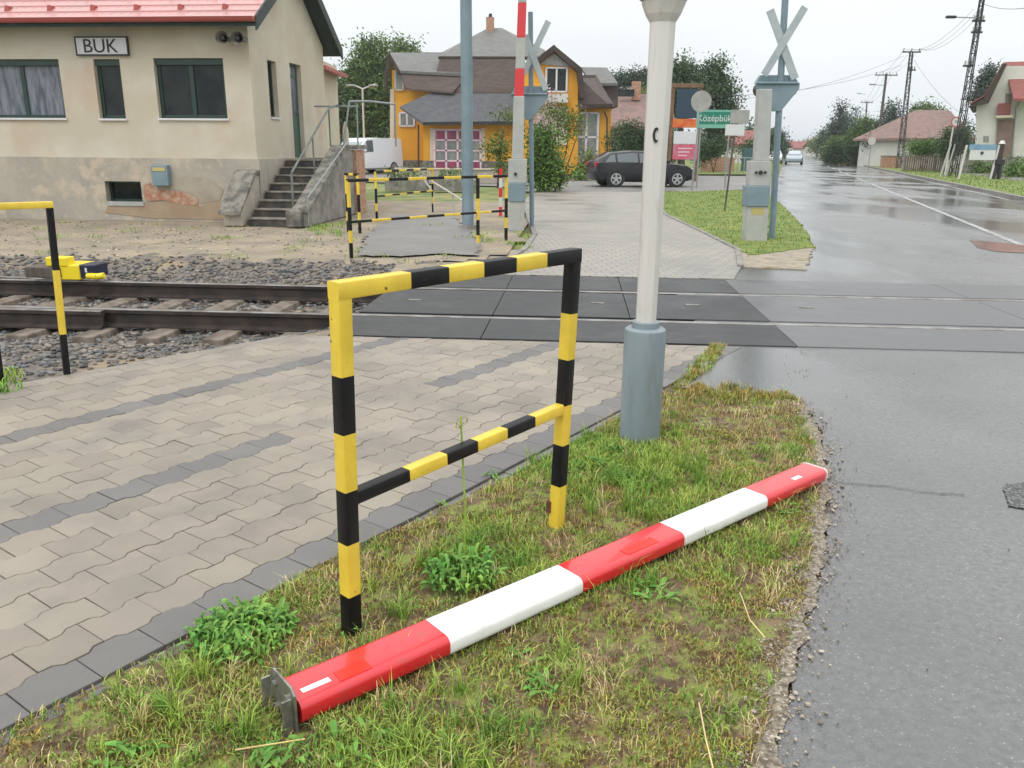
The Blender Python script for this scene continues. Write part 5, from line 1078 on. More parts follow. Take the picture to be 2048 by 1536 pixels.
# ------------------------------------------------------------------ cars
def car(name, label, cat, loc, head, paint, st, wins_, wheels, group=None, wr_=.32, glassfront=None, hubs=5):
    t = thing(name, label, cat, loc, group); M0 = Matrix.Rotation(head, 4, 'Z'); O = Vector(loc)
    def T(x, y, z): return O+(M0 @ Vector((x, y, z)))
    def ring(s_):
        x, zb, zm, zt_, w_, wr2 = s_; zl = zb+(zm-zb)*.45
        return [T(x, yy, zz) for yy, zz in ((-w_*.86, zb), (-w_, zb+.10), (-w_*1.01, zl), (-w_*.965, zm), (-wr2, zt_-.05 if zt_-zm > .15 else zt_-.01), (-wr2*.8, zt_), (wr2*.8, zt_), (wr2, zt_-.05 if zt_-zm > .15 else zt_-.01), (w_*.965, zm), (w_*1.01, zl), (w_, zb+.10), (w_*.86, zb))]
    m = M(); R_ = [ring(s_) for s_ in st]; m.loft(R_); body = m.build('body', paint, t, smooth=38)
    # glass panels lie a few millimetres proud of the body sides
    for i, (a, b_) in enumerate(wins_):
        for sd_ in (0, 1):
            ia, ib = (3, 4) if sd_ == 0 else (8, 7)
            def lerp(s_, f):
                k = min(range(len(st)-1), key=lambda q_: 0 if st[q_][0] <= s_ <= st[q_+1][0] else 1); g = (s_-st[k][0])/(st[k+1][0]-st[k][0]); return R_[k][ia].lerp(R_[k+1][ia], g).lerp(R_[k][ib].lerp(R_[k+1][ib], g), f)
            xs = [a]+[s_[0] for s_ in st if a < s_[0] < b_]+[b_]; lo = [lerp(x, .08) for x in xs]; hi = [lerp(x, .90) for x in xs]
            out = (M0 @ Vector((0, -1 if sd_ == 0 else 1, .25))).normalized()*.012; m = M(); n = len(xs)
            m.raw([p+out for p in lo+hi], [(j, j+1, n+j+1, n+j) for j in range(n-1)]); m.build('side_window', K['carglass'], t)
    for (i0, i1), mt_, nm in ((glassfront[0], K['carglass2'] if name == 'van' else K['carglass'], 'windscreen'), (glassfront[1], K['carglass'], 'rear_window')):
        if i0 is None: continue
        a, b_ = R_[i0], R_[i1]; m = M(); P = [a[4], b_[4], b_[7], a[7]]; nrm = (P[1]-P[0]).cross(P[2]-P[0]).normalized(); c = sum(P, Vector())/4
        if nrm.z < 0: nrm = -nrm
        m.face([c+(p-c)*.9+nrm*.03 for p in P]); m.build(nm, mt_, t)
    for x in wheels:
        for sd_ in (-1, 1):
            w_ = .86 if name != 'van' else .92; y0 = sd_*(w_-.17); y1 = sd_*(w_+.015)
            m = M(); m.cyl(T(x, y0, wr_+.03), T(x, y1+sd_*.004, wr_+.03), wr_+.055, n=24); m.build('wheel_arch', K['dark'], t)
            m = M(); m.cyl(T(x, y0, wr_), T(x, y1+sd_*.02, wr_), wr_, n=24); wh = m.build('wheel', K['rubber'], t, smooth=40)
            m = M(); m.cyl(T(x, y1+sd_*.015, wr_), T(x, y1+sd_*.024, wr_), wr_*.66, n=20, mi=1)
            for k in range(hubs):
                a = 2*math.pi*k/hubs+.3; d = Vector((math.cos(a), 0, math.sin(a))); p = Vector((x, y1+sd_*.03, wr_)); e = M0.to_3x3() @ d; ctr = T(*p)+e*wr_*.34; m.box(ctr, (wr_*.62, wr_*.2, .02), (e, (M0.to_3x3() @ Vector((-d.z, 0, d.x))), M0.to_3x3() @ Vector((0, 1, 0))), 0)
            for rr in (.70,): 
                n = 20; o1 = [T(x+math.cos(2*math.pi*i/n)*wr_*.70, y1+sd_*.032, wr_+math.sin(2*math.pi*i/n)*wr_*.70) for i in range(n)]; o2 = [T(x+math.cos(2*math.pi*i/n)*wr_*.58, y1+sd_*.032, wr_+math.sin(2*math.pi*i/n)*wr_*.58) for i in range(n)]; m.raw(o1+o2, [(i, (i+1) % n, n+(i+1) % n, n+i) for i in range(n)], 0)
            m.build('rim', [K['chrome'], K['dark']], wh)
    return t, T
hb = [(-2.12, .36, .76, .78, .66, .58), (-2.06, .26, .92, .95, .80, .64), (-1.88, .22, .94, 1.12, .85, .60), (-1.4, .2, .94, 1.34, .87, .60), (-.5, .19, .92, 1.42, .88, .62), (.2, .19, .90, 1.40, .88, .60), (.75, .19, .89, 1.18, .88, .66), (1.25, .2, .88, .93, .87, .72), (1.75, .22, .83, .87, .84, .66), (2.05, .28, .68, .70, .76, .55), (2.14, .36, .58, .60, .64, .5)]
ca, cb = G(1214, 374), G(1352, 374); hd = math.atan2(cb.y-ca.y, cb.x-ca.x); mid = (ca+cb)/2+Vector((0, .85, 0)); mid.z = 0
t, T = car('car', 'black five-door hatchback standing in the side street behind the white post', 'car', tuple(mid), hd, K['blackcar'], hb, [(-1.72, -1.28), (-1.2, -.35), (-.28, .85)], (-1.27, 1.32), glassfront=((5, 7), (1, 3)))
for sd_ in (-1, 1):
    m = M(); m.box(T(-2.02, sd_*.66, .86), (.16, .22, .22), (T(1, 0, 0)-T(0, 0, 0), T(0, 1, 0)-T(0, 0, 0), Z3)); m.build('tail_light', K['tail'], t, bevel=.03)
    m = M(); m.box(T(1.98, sd_*.62, .67), (.28, .24, .13), (T(1, 0, 0)-T(0, 0, 0), T(0, 1, 0)-T(0, 0, 0), Z3)); m.build('headlight', K['lamp'], t, bevel=.03)
    m = M(); m.box(T(.85, sd_*.98, 1.0), (.12, .2, .13), (T(1, 0, 0)-T(0, 0, 0), T(0, 1, 0)-T(0, 0, 0), Z3)); m.build('mirror', K['blackcar'], t, bevel=.03)
vn = [(-2.3, .35, 1.1, 1.9, .88, .80), (-2.2, .25, 1.15, 1.96, .94, .84), (0, .22, 1.15, 1.98, .95, .85), (.75, .22, 1.13, 1.93, .95, .82), (1.55, .22, 1.10, 1.18, .94, .80), (2.1, .25, .95, 1.0, .9, .72), (2.3, .35, .7, .74, .8, .6)]
p = gp_(737, 49); t, T = car('van', 'white delivery van parked facing the camera left of the ochre house', 'van', (p.x-.2, p.y, 0), math.radians(-122), K['whitecar'], vn, [(.3, 1.25)], (-1.4, 1.45), glassfront=((3, 4), (None, None)))
for sd_ in (-1, 1): m = M(); m.box(T(2.12, sd_*.68, .78), (.25, .25, .2), (T(1, 0, 0)-T(0, 0, 0), T(0, 1, 0)-T(0, 0, 0), Z3)); m.build('headlight', K['lamp'], t, bevel=.04)
for px, Y, pt, lb, dx in ((1590, 92, 'bluecar', 'pale blue car driving far down the main road', 0), (1551, 100, 'whitecar', 'white car parked far off at the left edge of the main road', 0)):
    p = gp_(px, Y); t, T = car('car', lb, 'car', (p.x, p.y, 0), math.atan2(-1, -RD), K[pt], hb, [(-1.72, -1.28), (-1.2, -.35), (-.28, .85)], (-1.27, 1.32), glassfront=((5, 7), (1, 3)))
# ------------------------------------------------------------------ signs left of the main road
t = thing('advertising_totem', 'tall brown-framed advertising totem with dark blue, orange, white and pink panels', 'sign', gp_(1370, 41)); Y = 41
def pn(name, x0, y0, x1, y1, Y, dep, mt, bev=.01): m = M(); a = D(x0, y1, Y); c = D(x1, y0, Y); m.box(((a.x+c.x)/2, Y+dep/2, (a.z+c.z)/2), (c.x-a.x, dep, c.z-a.z)); return m.build(name, K[mt], t, bevel=bev)
K['navypanel'] = mat('dark_blue_panel', (.018, .045, .075, 1), rough=.3); K['orange'] = mat('orange_panel', (.62, .20, .03, 1), (.6, .1, .03, 1), 3, .4); K['pink'] = mat('raspberry_panel', (.55, .08, .14, 1), (.5, .18, .24, 1), 2.5, .4); K['framebrown'] = mat('brown_frame', (.14, .075, .04, 1), (.2, .12, .07, 1), 4, .6)
a = D(1347, 330, Y); c = D(1402, 330, Y)
for x in (1348, 1404): m = M(); q_ = D(x, 170, Y); m.box((q_.x, Y+.1, q_.z/2), (.14, .14, q_.z)); m.build('post', K['framebrown'], t)
pn('top_beam', 1345, 167, 1408, 175, Y-.02, .3, 'framebrown'); pn('dark_panel', 1352, 178, 1400, 236, Y, .12, 'navypanel'); pn('orange_panel', 1345, 238, 1398, 255, Y-.03, .15, 'orange'); pn('white_panel', 1347, 263, 1397, 288, Y-.02, .12, 'signwhite'); pn('pink_panel', 1345, 289, 1396, 319, Y-.03, .14, 'pink')
for i, y in enumerate((296, 303, 310)): m = M(); a = D(1356, y+2, Y-.04); c = D(1384-i*5, y, Y-.04); m.box(((a.x+c.x)/2, Y-.036, (a.z+c.z)/2), (c.x-a.x, .008, abs(c.z-a.z))); m.build('text_line', K['pinkframe'], t)
b = G(1383, 382); t = thing('round_sign', 'round traffic sign on a thin pole, grey back towards the camera', 'sign', b); c = D(1402, 203, b.y); m = M(); m.cyl(b, (c.x, c.y, c.z+.3), .032, n=10); m.build('pole', K['tubegrey'], t, smooth=50); m = M(); m.cyl(c-Vector((0, .04, 0)), c-Vector((0, .055, 0)), .37, n=32); m.build('disc', K['signback2'] if 'signback2' in K else K['signback'], t)
b = G(1394, 376); t = thing('place_sign', 'green place name sign reading Középbük on grey posts', 'sign', b); Y = b.y
for x in (1404, 1462): m = M(); q_ = D(x, 222, Y); m.cyl((q_.x, Y+.05, 0), (q_.x, Y+.05, q_.z), .03, n=8); m.build('post', K['tubegrey'], t, smooth=50)
pn('board', 1392, 220, 1464, 256, Y, .04, 'greenpale', .004); pn('field', 1397, 224, 1463, 248, Y-.008, .01, 'green', 0)
c = D(1429, 237, Y-.012); text('Középbük', .36, K['signwhite'], t, c, (1, 0, 0), Z3, ext=.002, sx=.92)
b = G(1449, 423); t = thing('leaning_sign', 'grey-backed twin plate sign on a thin leaning pole in the lawn island', 'sign', b); Y = b.y; m = M(); m.cyl(b, D(1476, 216, Y), .024, n=10); m.build('pole', K['dark'] if False else K['wood'], t, smooth=50)
pn('upper_plate', 1460, 220, 1500, 247, Y-.05, .02, 'signback', .003); pn('lower_plate', 1450, 249, 1490, 271, Y-.05, .02, 'signwhite', .003)
pts = [(1530, 112), (1533, 130), (1526, 135)]
# ------------------------------------------------------------------ beyond, left of the main road
def house(label, px0, px1, py_eave, py_ridge, Y, dep, wall, roof, hip=0.):
    t = thing('house', label, 'house', gp_((px0+px1)/2, Y)); a = D(px0, py_eave, Y); c = D(px1, py_eave, Y); m = M(); m.prism([Vector((a.x, Y, 0)), Vector((c.x, Y, 0)), Vector((c.x, Y, c.z)), Vector((a.x, Y, a.z))], Vector((0, dep, 0))); m.build('wall', K[wall], t)
    r0 = D(px0, py_ridge, Y+dep/2); r1 = D(px1, py_ridge, Y+dep/2); e = .5; zr = r0.z; hx = hip*(c.x-a.x); m = M()
    m.prism([Vector((a.x-e, Y-e, a.z-.2)), Vector((c.x+e, Y-e, a.z-.2)), Vector((c.x+e, Y+dep/2, zr)), Vector((a.x-e+hx, Y+dep/2, zr))], Vector((0, 0, .2)))
    if hip: m.prism([Vector((a.x-e, Y-e, a.z-.2)), Vector((a.x-e+hx, Y+dep/2, zr)), Vector((a.x-e, Y+dep+e, a.z-.2))], Vector((0, 0, .2)))
    m.prism([Vector((a.x-e+hx, Y+dep/2, zr)), Vector((c.x+e, Y+dep/2, zr)), Vector((c.x+e, Y+dep+e, a.z-.2)), Vector((a.x-e, Y+dep+e, a.z-.2))], Vector((0, 0, .2))); m.build('roof', K[roof], t); return t, a, c
house('orange-roofed house far behind the leaning sign', 1466, 1520, 288, 264, 95, 9, 'cladwhite', 'redtile')
tree('dark conical conifer far off left of the main road, right of the crossing signal', 'conifer', 'tree', gp_(1560, 130), [pb_(1560, 300, 130, 9, 18), pb_(1560, 275, 130, 5, 14)], 1200, .3, 'needle')
tree('green tree far off behind the right crossing signal', 'leafy_tree', 'tree', gp_(1540, 100), [pb_(1538, 285, 100, 12, 24), pb_(1505, 300, 80, 22, 18)], 1600, .26, 'leafdark')
b = gp_(1495, 60); t = thing('utility_cabinet', 'teal utility cabinet near the orange-roofed house', 'cabinet', b); m = M(); m.box((b.x, 60, .8), (.6, .5, 1.6)); m.build('case', mat('teal_paint', (.05, .11, .12, 1), rough=.5), t, bevel=.02)
t = thing('railing', 'grey tube railing beside the side street behind the lawn island', 'railing', gp_(1490, 52)); m = M()
for k in range(7): q_ = gp_(1452+k*13, 52); m.cyl(q_, q_+Z3*1.0, .03, n=6)
a = gp_(1452, 52); c = gp_(1530, 52); m.cyl(a+Z3*1.0, c+Z3*1.0, .03, n=6); m.build('tubes', K['tubegrey'], t)
t = thing('brick_wall', 'low reddish brick garden wall under the place name sign', 'wall', gp_(1445, 58)); m = M(); a = gp_(1405, 58); c = gp_(1470, 58); m.box(((a.x+c.x)/2, 58, .5), (c.x-a.x, .25, 1.)); m.build('wall_body', K['brick'], t)
# ------------------------------------------------------------------ right of the main road
RG = 'utility poles along the right side of the main road'
def lattice(label, px_b, px_t, py_t, Y, wb, wt, arms_=()):
    b = gp_(px_b, Y); b.z = .05; tp = D(px_t, py_t, Y); t = thing('lattice_pole', label, 'utility pole', b, RG); m = M(); d = (tp-b); n = 16
    for sx, sy in ((-1, -1), (1, -1), (1, 1), (-1, 1)): m.cyl(b+Vector((sx*wb, sy*wb*.6, 0)), tp+Vector((sx*wt, sy*wt*.6, 0)), .034, n=5)
    m.build('leg_frame', K['dark'], t); m = M()
    for i in range(n):
        f0, f1 = i/n, (i+1)/n; w0, w1 = wb+(wt-wb)*f0, wb+(wt-wb)*f1; p0, p1 = b+d*f0, b+d*f1; s_ = 1 if i % 2 else -1
        for sy in (-1, 1): m.cyl(p0+Vector((s_*w0, sy*w0*.6, 0)), p1+Vector((-s_*w1, sy*w1*.6, 0)), .020, n=5); m.cyl(p1+Vector((-w1, sy*w1*.6, 0)), p1+Vector((w1, sy*w1*.6, 0)), .026, n=5)
    m.build('bracing', K['dark'], t)
    for (z, l0, l1) in arms_:
        m = M(); m.box(b+d*z+Vector(((l0+l1)/2, 0, 0)), (l1-l0, .12, .10)); m.build('crossarm', K['dark'], t)
        for x in (l0+.1, (l0+l1)/2, l1-.1): m = M(); m.cyl(b+d*z+Vector((x, 0, .05)), b+d*z+Vector((x, 0, .28)), .05, n=8); m.build('insulator', K['signback'], t)
    return t, tp
t, tp1 = lattice('lattice pole farther down the road, with a short crossarm at its top', 1803, 1823, 104, 72, .22, .11, ((1., -.75, .75), (.85, -.1, .5)))
t, tp2 = lattice('tall lattice pole near the speed sign, carrying a street lamp arm', 1914, 1966, -12, 50, .20, .10, ((.86, -.35, .35), (.80, -.3, .3), (.62, -.45, .1)))
m = M(); a = D(1962, 36, 50); c = D(1903, 34, 50); m.cyl(a, c, .035, n=6); m.build('lamp_arm', K['tubegrey'], t); m = M(); m.box(D(1902, 34, 50), (.55, .22, .14)); m.build('lamp_head', K['dark'], t, bevel=.03)
def wpole(label, bx, tx, ty, Y, r, arm_, lamp=None):
    b = gp_(bx, Y); tp = D(tx, ty, Y); t = thing('timber_pole', label, 'utility pole', b, RG); m = M(); m.cyl(b, tp, r, r*.7, n=10); m.build('shaft', K['wood'], t, smooth=50); m = M(); m.box(tp-Z3*.15, (arm_*2, .1, .1)); m.build('crossarm', K['wood'], t)
    for s_ in (-.9, -.3, .3, .9): m = M(); m.cyl(tp+Vector((s_*arm_, 0, -.12)), tp+Vector((s_*arm_, 0, .12)), .05, n=6); m.build('insulator', K['signback'], t)
    if lamp: m = M(); c = D(*lamp, Y); q_ = D(tx-3, lamp[1]+2, Y); m.cyl(c, q_, .03, n=5); m.box(c, (.6, .2, .12)); m.build('lamp_arm', K['tubegrey'], t)
    return tp
tp3 = wpole('dark timber pole with crossarm between the lattice poles and the far trees', 1754, 1773, 147, 86, .16, 1.1, (1745, 169))
tp4 = wpole('distant timber pole showing above the round tree crowns', 1728, 1734, 203, 130, .14, .9, (1718, 187))
tp5 = wpole('farthest timber pole low above the road end', 1645, 1647, 262, 220, .16, 1.0)
t = thing('overhead_wires', 'thin dark overhead wires strung between the roadside poles', 'wires', tp1)
m = M()
def wire(a, b, sag, r=.012):
    a = Vector(a); b = Vector(b); P = [a.lerp(b, i/12)-Z3*sag*4*(i/12)*(1-i/12) for i in range(13)]; m.tube(P, r, 4)
for s_ in (-.6, 0, .6): wire(tp1+Vector((s_, 0, .25)), tp2+Vector((s_*.5-.1, 0, -.8)), .8); wire(tp1+Vector((s_, 0, .25)), tp3+Vector((s_, 0, .1)), .4); wire(tp3+Vector((s_, 0, .1)), tp4+Vector((s_, 0, .1)), .8); wire(tp4+Vector((s_, 0, .1)), tp5+Vector((s_, 0, .1)), 1)
wire(tp1+Vector((.3, 0, -.6)), D(1915, 222, 66), .3); wire(tp1+Vector((-.6, 0, -.3)), D(1300, 200, 60)+Z3*0, 1.2); wire(tp1+Vector((-.6, 0, -1)), D(1300, 186, 60), 1.0); wire(tp2, D(2300, -120, 20), .5); wire(tp2+Vector((.1, 0, -.5)), D(2280, -60, 20), .5)
m.build('strands', K['ink'], t)
tree('tall narrow blue-green spruce on the far right of the road end', 'spruce_tree', 'tree', gp_(1683, 120), [pb_(1682, 216, 120, 7, 16), pb_(1681, 245, 120, 17, 18), pb_(1680, 275, 120, 22, 18)], 2600, .32, 'needle', tr=.3, k=16, droop=.5)
tree('small pointed conifer beside the tall spruce', 'spruce_tree', 'tree', gp_(1712, 110), [pb_(1708, 235, 110, 5, 18), pb_(1708, 270, 110, 9, 20)], 900, .28, 'needle')
tree('rounded light green tree in the roadside group on the right', 'leafy_tree', 'tree', gp_(1730, 100), [pb_(1728, 256, 100, 16, 18), pb_(1712, 280, 100, 22, 16), pb_(1750, 256, 100, 12, 14)], 3000, .26, 'leaf', tr=.25)
tree('yellow-green low tree nearest the road end in the right-hand group', 'leafy_tree', 'tree', gp_(1670, 110), [pb_(1678, 290, 110, 18, 12), pb_(1660, 300, 110, 10, 12)], 1500, .26, 'leafyel')
tree('pointed dark conifer between the timber pole and the lattice pole', 'spruce_tree', 'tree', gp_(1784, 95), [pb_(1784, 225, 95, 9, 18), pb_(1782, 255, 95, 17, 22)], 1600, .28, 'needle')
tree('dark green tree behind the white garden shed', 'leafy_tree', 'tree', gp_(1768, 84), [pb_(1765, 284, 84, 26, 18), pb_(1788, 274, 84, 18, 14)], 2600, .24, 'leafdark')
tree('light green tree behind the long grey-roofed house', 'leafy_tree', 'tree', gp_(1850, 95), [pb_(1850, 232, 95, 26, 22), pb_(1830, 245, 95, 20, 18), pb_(1880, 240, 95, 14, 18)], 3200, .25, 'leaf')
tree('tall spruce with drooping branches behind the white gabled house', 'spruce_tree', 'tree', gp_(1982, 78), [pb_(1982, 140, 78, 10, 16), pb_(1978, 165, 78, 20, 18), pb_(1972, 190, 78, 24, 16)], 3200, .24, 'needle', droop=.4)
hedge('dark hedge along the road beyond the timber pole', gp_(1655, 90), gp_(1765, 86), 2.2, 1.4, 'leafdark', 6000, .2)
bush('bushy dark conifer behind the speed limit sign', gp_(1912, 60), [pb_(1905, 285, 60, 24, 28), pb_(1925, 275, 60, 16, 30), pb_(1895, 300, 60, 18, 20)], 3600, .14, 'leafdark')
bush('green bush in front of the long grey-roofed house', gp_(1850, 64), [pb_(1838, 298, 64, 20, 14), pb_(1865, 296, 64, 20, 15)], 2200, .14, 'leafbush')
bush('low green shrubs under the blue and white roadside board', gp_(1965, 58), [pb_(1960, 335, 58, 14, 14), pb_(1975, 340, 58, 12, 10)], 1100, .1, 'leafbush')
bush('low green shrub at the right edge in front of the white house', gp_(2030, 50), [pb_(2030, 338, 50, 22, 14), pb_(2050, 335, 50, 14, 20)], 1400, .1, 'leafbush')
t, a, c = house('long low house with grey and red roof behind the lattice poles', 1812, 1935, 276, 224, 76, 10, 'cladwhite', 'pinktile', .62)
t = thing('garden_shed', 'small white garden shed with dark flat roof beside the lattice pole', 'shed', gp_(1795, 80)); m = M(); a = D(1783, 320, 80); c = D(1812, 282, 80); m.box(((a.x+c.x)/2, 81, c.z/2), (c.x-a.x, 2, c.z)); m.build('wall', K['cladwhite'], t); m = M(); m.box(((a.x+c.x)/2, 81, c.z+.08), (c.x-a.x+.5, 2.4, .16)); m.build('roof', K['darkwood'], t)
for px0, px1, Y, h, mt, lb in ((1680, 1718, 98, 1.1, 'brick', 'low brick fence base along the far right pavement'), (1765, 1805, 74, 1.0, 'brick', 'reddish brick garden wall left of the lattice pole')):
    t = thing('garden_wall', lb, 'wall', gp_(px0, Y)); m = M(); a = gp_(px0, Y); c = gp_(px1, Y); m.box(((a.x+c.x)/2, Y, h/2), (c.x-a.x, .3, h)); m.build('wall_body', K[mt], t); m = M(); m.box(((a.x+c.x)/2, Y, h+.05), (c.x-a.x+.1, .38, .1)); m.build('coping', K['concrete'], t)
for px0, px1, Y, lb in ((1812, 1896, 62, 'weathered board fence in front of the grey-roofed house'), (1930, 2060, 58, 'pale picket fence in front of the white gabled house')):
    t = thing('board_fence', lb, 'fence', gp_(px0, Y)); m = M(); a = gp_(px0, Y); c = gp_(px1, Y); n = int((c.x-a.x)/.16)
    for i in range(n): m.box((a.x+(i+.5)*.16, Y, .62), (.12, .03, 1.15+.04*math.sin(i*1.7)))
    m.build('boards', K['fencewood'] if px0 < 1900 else K['stone'], t); m = M()
    for i in range(0, n+1, 14): m.box((a.x+i*.16, Y+.06, .7), (.14, .1, 1.4))
    m.build('posts', K['concrete'], t)
b = G(1908, 353, .06); t = thing('speed_sign', 'round red-rimmed speed limit sign on a pale post', 'sign', b); Y = 52; b = gp_(1897, Y); m = M(); m.cyl(b, D(1909, 240, Y), .045, n=8); m.build('post', K['postwhite'], t, smooth=50); c = D(1911, 244, Y); m = M(); m.cyl(c-Vector((0, .05, 0)), c-Vector((0, .07, 0)), .31, n=28); m.build('red_rim', mat('sign_red', (.5, .1, .1, 1), rough=.4), t); m = M(); m.cyl(c-Vector((0, .07, 0)), c-Vector((0, .078, 0)), .23, n=28); m.build('white_field', K['signwhite'], t); text('70', .24, K['ink'], t, c-Vector((0, .082, 0)), (1, 0, 0), Z3, ext=.002)
b = gp_(1888, 50); t = thing('twin_post', 'short pale twin post standing beside the speed limit sign', 'post', b); m = M(); m.cyl(b, D(1902, 288, 50), .06, n=8); m.cyl(b+Vector((.3, 0, 0)), D(1911, 288, 50), .05, n=8); m.build('tubes', K['boxgrey'], t, smooth=50)
Y = 46; t = thing('info_board', 'blue and white roadside information board on two white posts', 'sign', gp_(1965, Y))
for bx, tx in ((1926, 1934), (1990, 1999)): m = M(); m.cyl(gp_(bx, Y), D(tx, 290, Y), .06, n=10); m.build('post', K['postwhite'], t, smooth=50)
K['bluepanel'] = mat('sky_blue_panel', (.14, .27, .42, 1), (.2, .34, .48, 1), 3, .4)
pn('board', 1938, 290, 1994, 320, Y-.1, .06, 'signwhite'); pn('blue_header', 1938, 289, 1994, 299, Y-.12, .02, 'bluepanel', 0); m = M(); c = D(1964, 306, Y-.115); m.cyl(c, c-Vector((0, .015, 0)), .085, n=12); m.build('emblem', K['navypanel'], t)
b = gp_(2000, 46); t = thing('wooden_post', 'dark carved wooden post with pale cap on a two-legged base', 'post', b); b.x -= .1; m = M(); m.box((b.x+.15, 46, 1.35), (.22, .2, 1.1)); m.build('shaft', K['darkwood'], t, bevel=.02); m = M()
for s_ in (-1, 1): m.cyl((b.x+.12+s_*.16, 46, .0), (b.x+.15+s_*.08, 46, .95), .11, .13, n=8)
m.box((b.x+.15, 46, .95), (.5, .3, .3)); m.build('base', K['dark'], t, bevel=.03); m = M(); m.cyl((b.x+.15, 46, 1.9), (b.x+.15, 46, 2.08), .17, .08, n=10); m.build('cap', K['postwhite'], t)
b = gp_(1650, 118); 
for px, Y, h in ((1741, 75, 2.3),):
    b = gp_(px, Y); t = thing('round_sign', 'small pale round sign on a post by the far right verge', 'sign', b); m = M(); m.cyl(b, b+Z3*h, .04, n=8); m.build('post', K['tubegrey'], t); m = M(); m.cyl(b+Vector((0, -.05, h)), b+Vector((0, -.07, h)), .34, n=20); m.build('disc', K['postwhite'], t)
# white gabled house at the right edge
HX = Vector((.56, 1, 0)); Y = 62; WH = thing('gabled_house', 'white two-storey gabled house with red tiled roof at the right edge', 'house', gp_(2010, Y))
def wf(name, pts, Y, dep, mt, bev=0):
    m = M(); P = [D(x, y, Y) for x, y in pts]; P = [Vector((p.x, p.y, p.z if y_ < 340 else 0.)) for p, (_, y_) in zip(P, pts)]; m.prism(P, HX*dep); return m.build(name, K[mt], WH, bevel=bev)
wf('wall', [(1949, 345), (1953, 206), (1975, 200), (2012, 132), (2120, 132), (2120, 345)], Y, 9, 'cladwhite')
wf('roof', [(1938, 212), (1968, 196), (2004, 127), (2014, 127), (1978, 204), (1942, 214)], Y-.8, 9.5, 'darkwood')
m = M(); m.prism([D(1940, 209, Y-.9), D(1968, 193, Y-.9), D(1968, 193, Y-.9)+HX*9, D(1940, 209, Y-.9)+HX*9], Vector((0, 0, .1))); m.build('roof', K['redtile'], WH)
m = M(); m.prism([D(1968, 194, Y-.85), D(2008, 125, Y-.85), D(2008, 125, Y-.85)+HX*9, D(1968, 194, Y-.85)+HX*9], Vector((0, 0, .1))); m.build('roof', K['redtile'], WH)
m = M(); m.prism([D(2009, 124, Y+1.5), D(2140, 120, Y+1.5), D(2140, 197, Y-1.6), D(2027, 197, Y-1.6)], Vector((0, 0, -.18))); m.build('roof', K['redtile'], WH)
wf('balcony_box', [(1995, 230), (1996, 207), (2022, 205), (2021, 229)], Y-.5, .5, 'tail2' if 'tail2' in K else 'redtile', .02); wf('balcony_slab', [(1992, 236), (1992, 231), (2026, 230), (2026, 235)], Y-.7, .7, 'cream')
wf('window', [(2010, 206), (2011, 187), (2024, 187), (2023, 206)], Y-.05, .06, 'greypane'); wf('entrance_bay', [(1990, 320), (1996, 240), (2030, 238), (2026, 320)], Y-.12, .12, 'pinktile'); wf('lower_window', [(1967, 284), (1967, 272), (1978, 272), (1978, 284)], Y-.04, .05, 'greypane')
m = M(); m.tube([D(2044, 198, Y-.3), D(2033, 215, Y-.15), D(2022, 330, Y-.15)], .06); m.build('downpipe', K['tubegrey'], WH)
# far end of the street: small houses and tree clumps, each its own thing
for i, (px, Y, w_, ro, wa) in enumerate(((1600, 260, 26, 'redtile', 'cladwhite'), (1622, 330, 18, 'redtile', 'ochre'), (1640, 230, 16, 'pinktile', 'cladwhite'))):
    house(('red-roofed house closing the view at the road end', 'small ochre house at the road end, right of the red-roofed one', 'small house with faded roof at the far right of the road end')[i], px-w_/2, px+w_/2, 296-i, 284-i, Y, 9, wa, ro)
for i, (px, Y, rx, rz, mt) in enumerate(((1575, 300, 14, 10, 'leafdark'), (1615, 360, 16, 12, 'leaf'), (1635, 200, 14, 13, 'leafyel'), (1650, 170, 12, 22, 'leafdark'), (1553, 170, 8, 14, 'leafdark'), (1660, 150, 8, 26, 'needle'))):
    tree(('dark tree at the road end, left of the red-roofed house', 'mid green tree farthest off at the road end', 'yellow-green tree right of the road end houses', 'dark tree at the start of the right-hand row', 'dark tree far off at the left road edge', 'slim dark conifer at the start of the right-hand row')[i], 'far_tree', 'tree', gp_(px, Y), [pb_(px, 304-rz, Y, rx, rz)], 900, .45 if Y > 150 else .3, mt)
for i, (px0, px1, Y) in enumerate(((1660, 1780, 150), (1780, 2100, 130), (1400, 1540, 130), (560, 790, 110), (1180, 1350, 120))):
    a = gp_(px0, Y); c = gp_(px1, Y); hedge(('long dark tree belt behind the right-hand row of trees', 'long dark tree belt behind the right-hand houses', 'dark tree belt behind the place name sign', 'dark tree belt behind the station and the van', 'dark tree belt behind the clay-tiled house')[i], a, c, 4.5, 4, 'leafdark', 3500, .5)
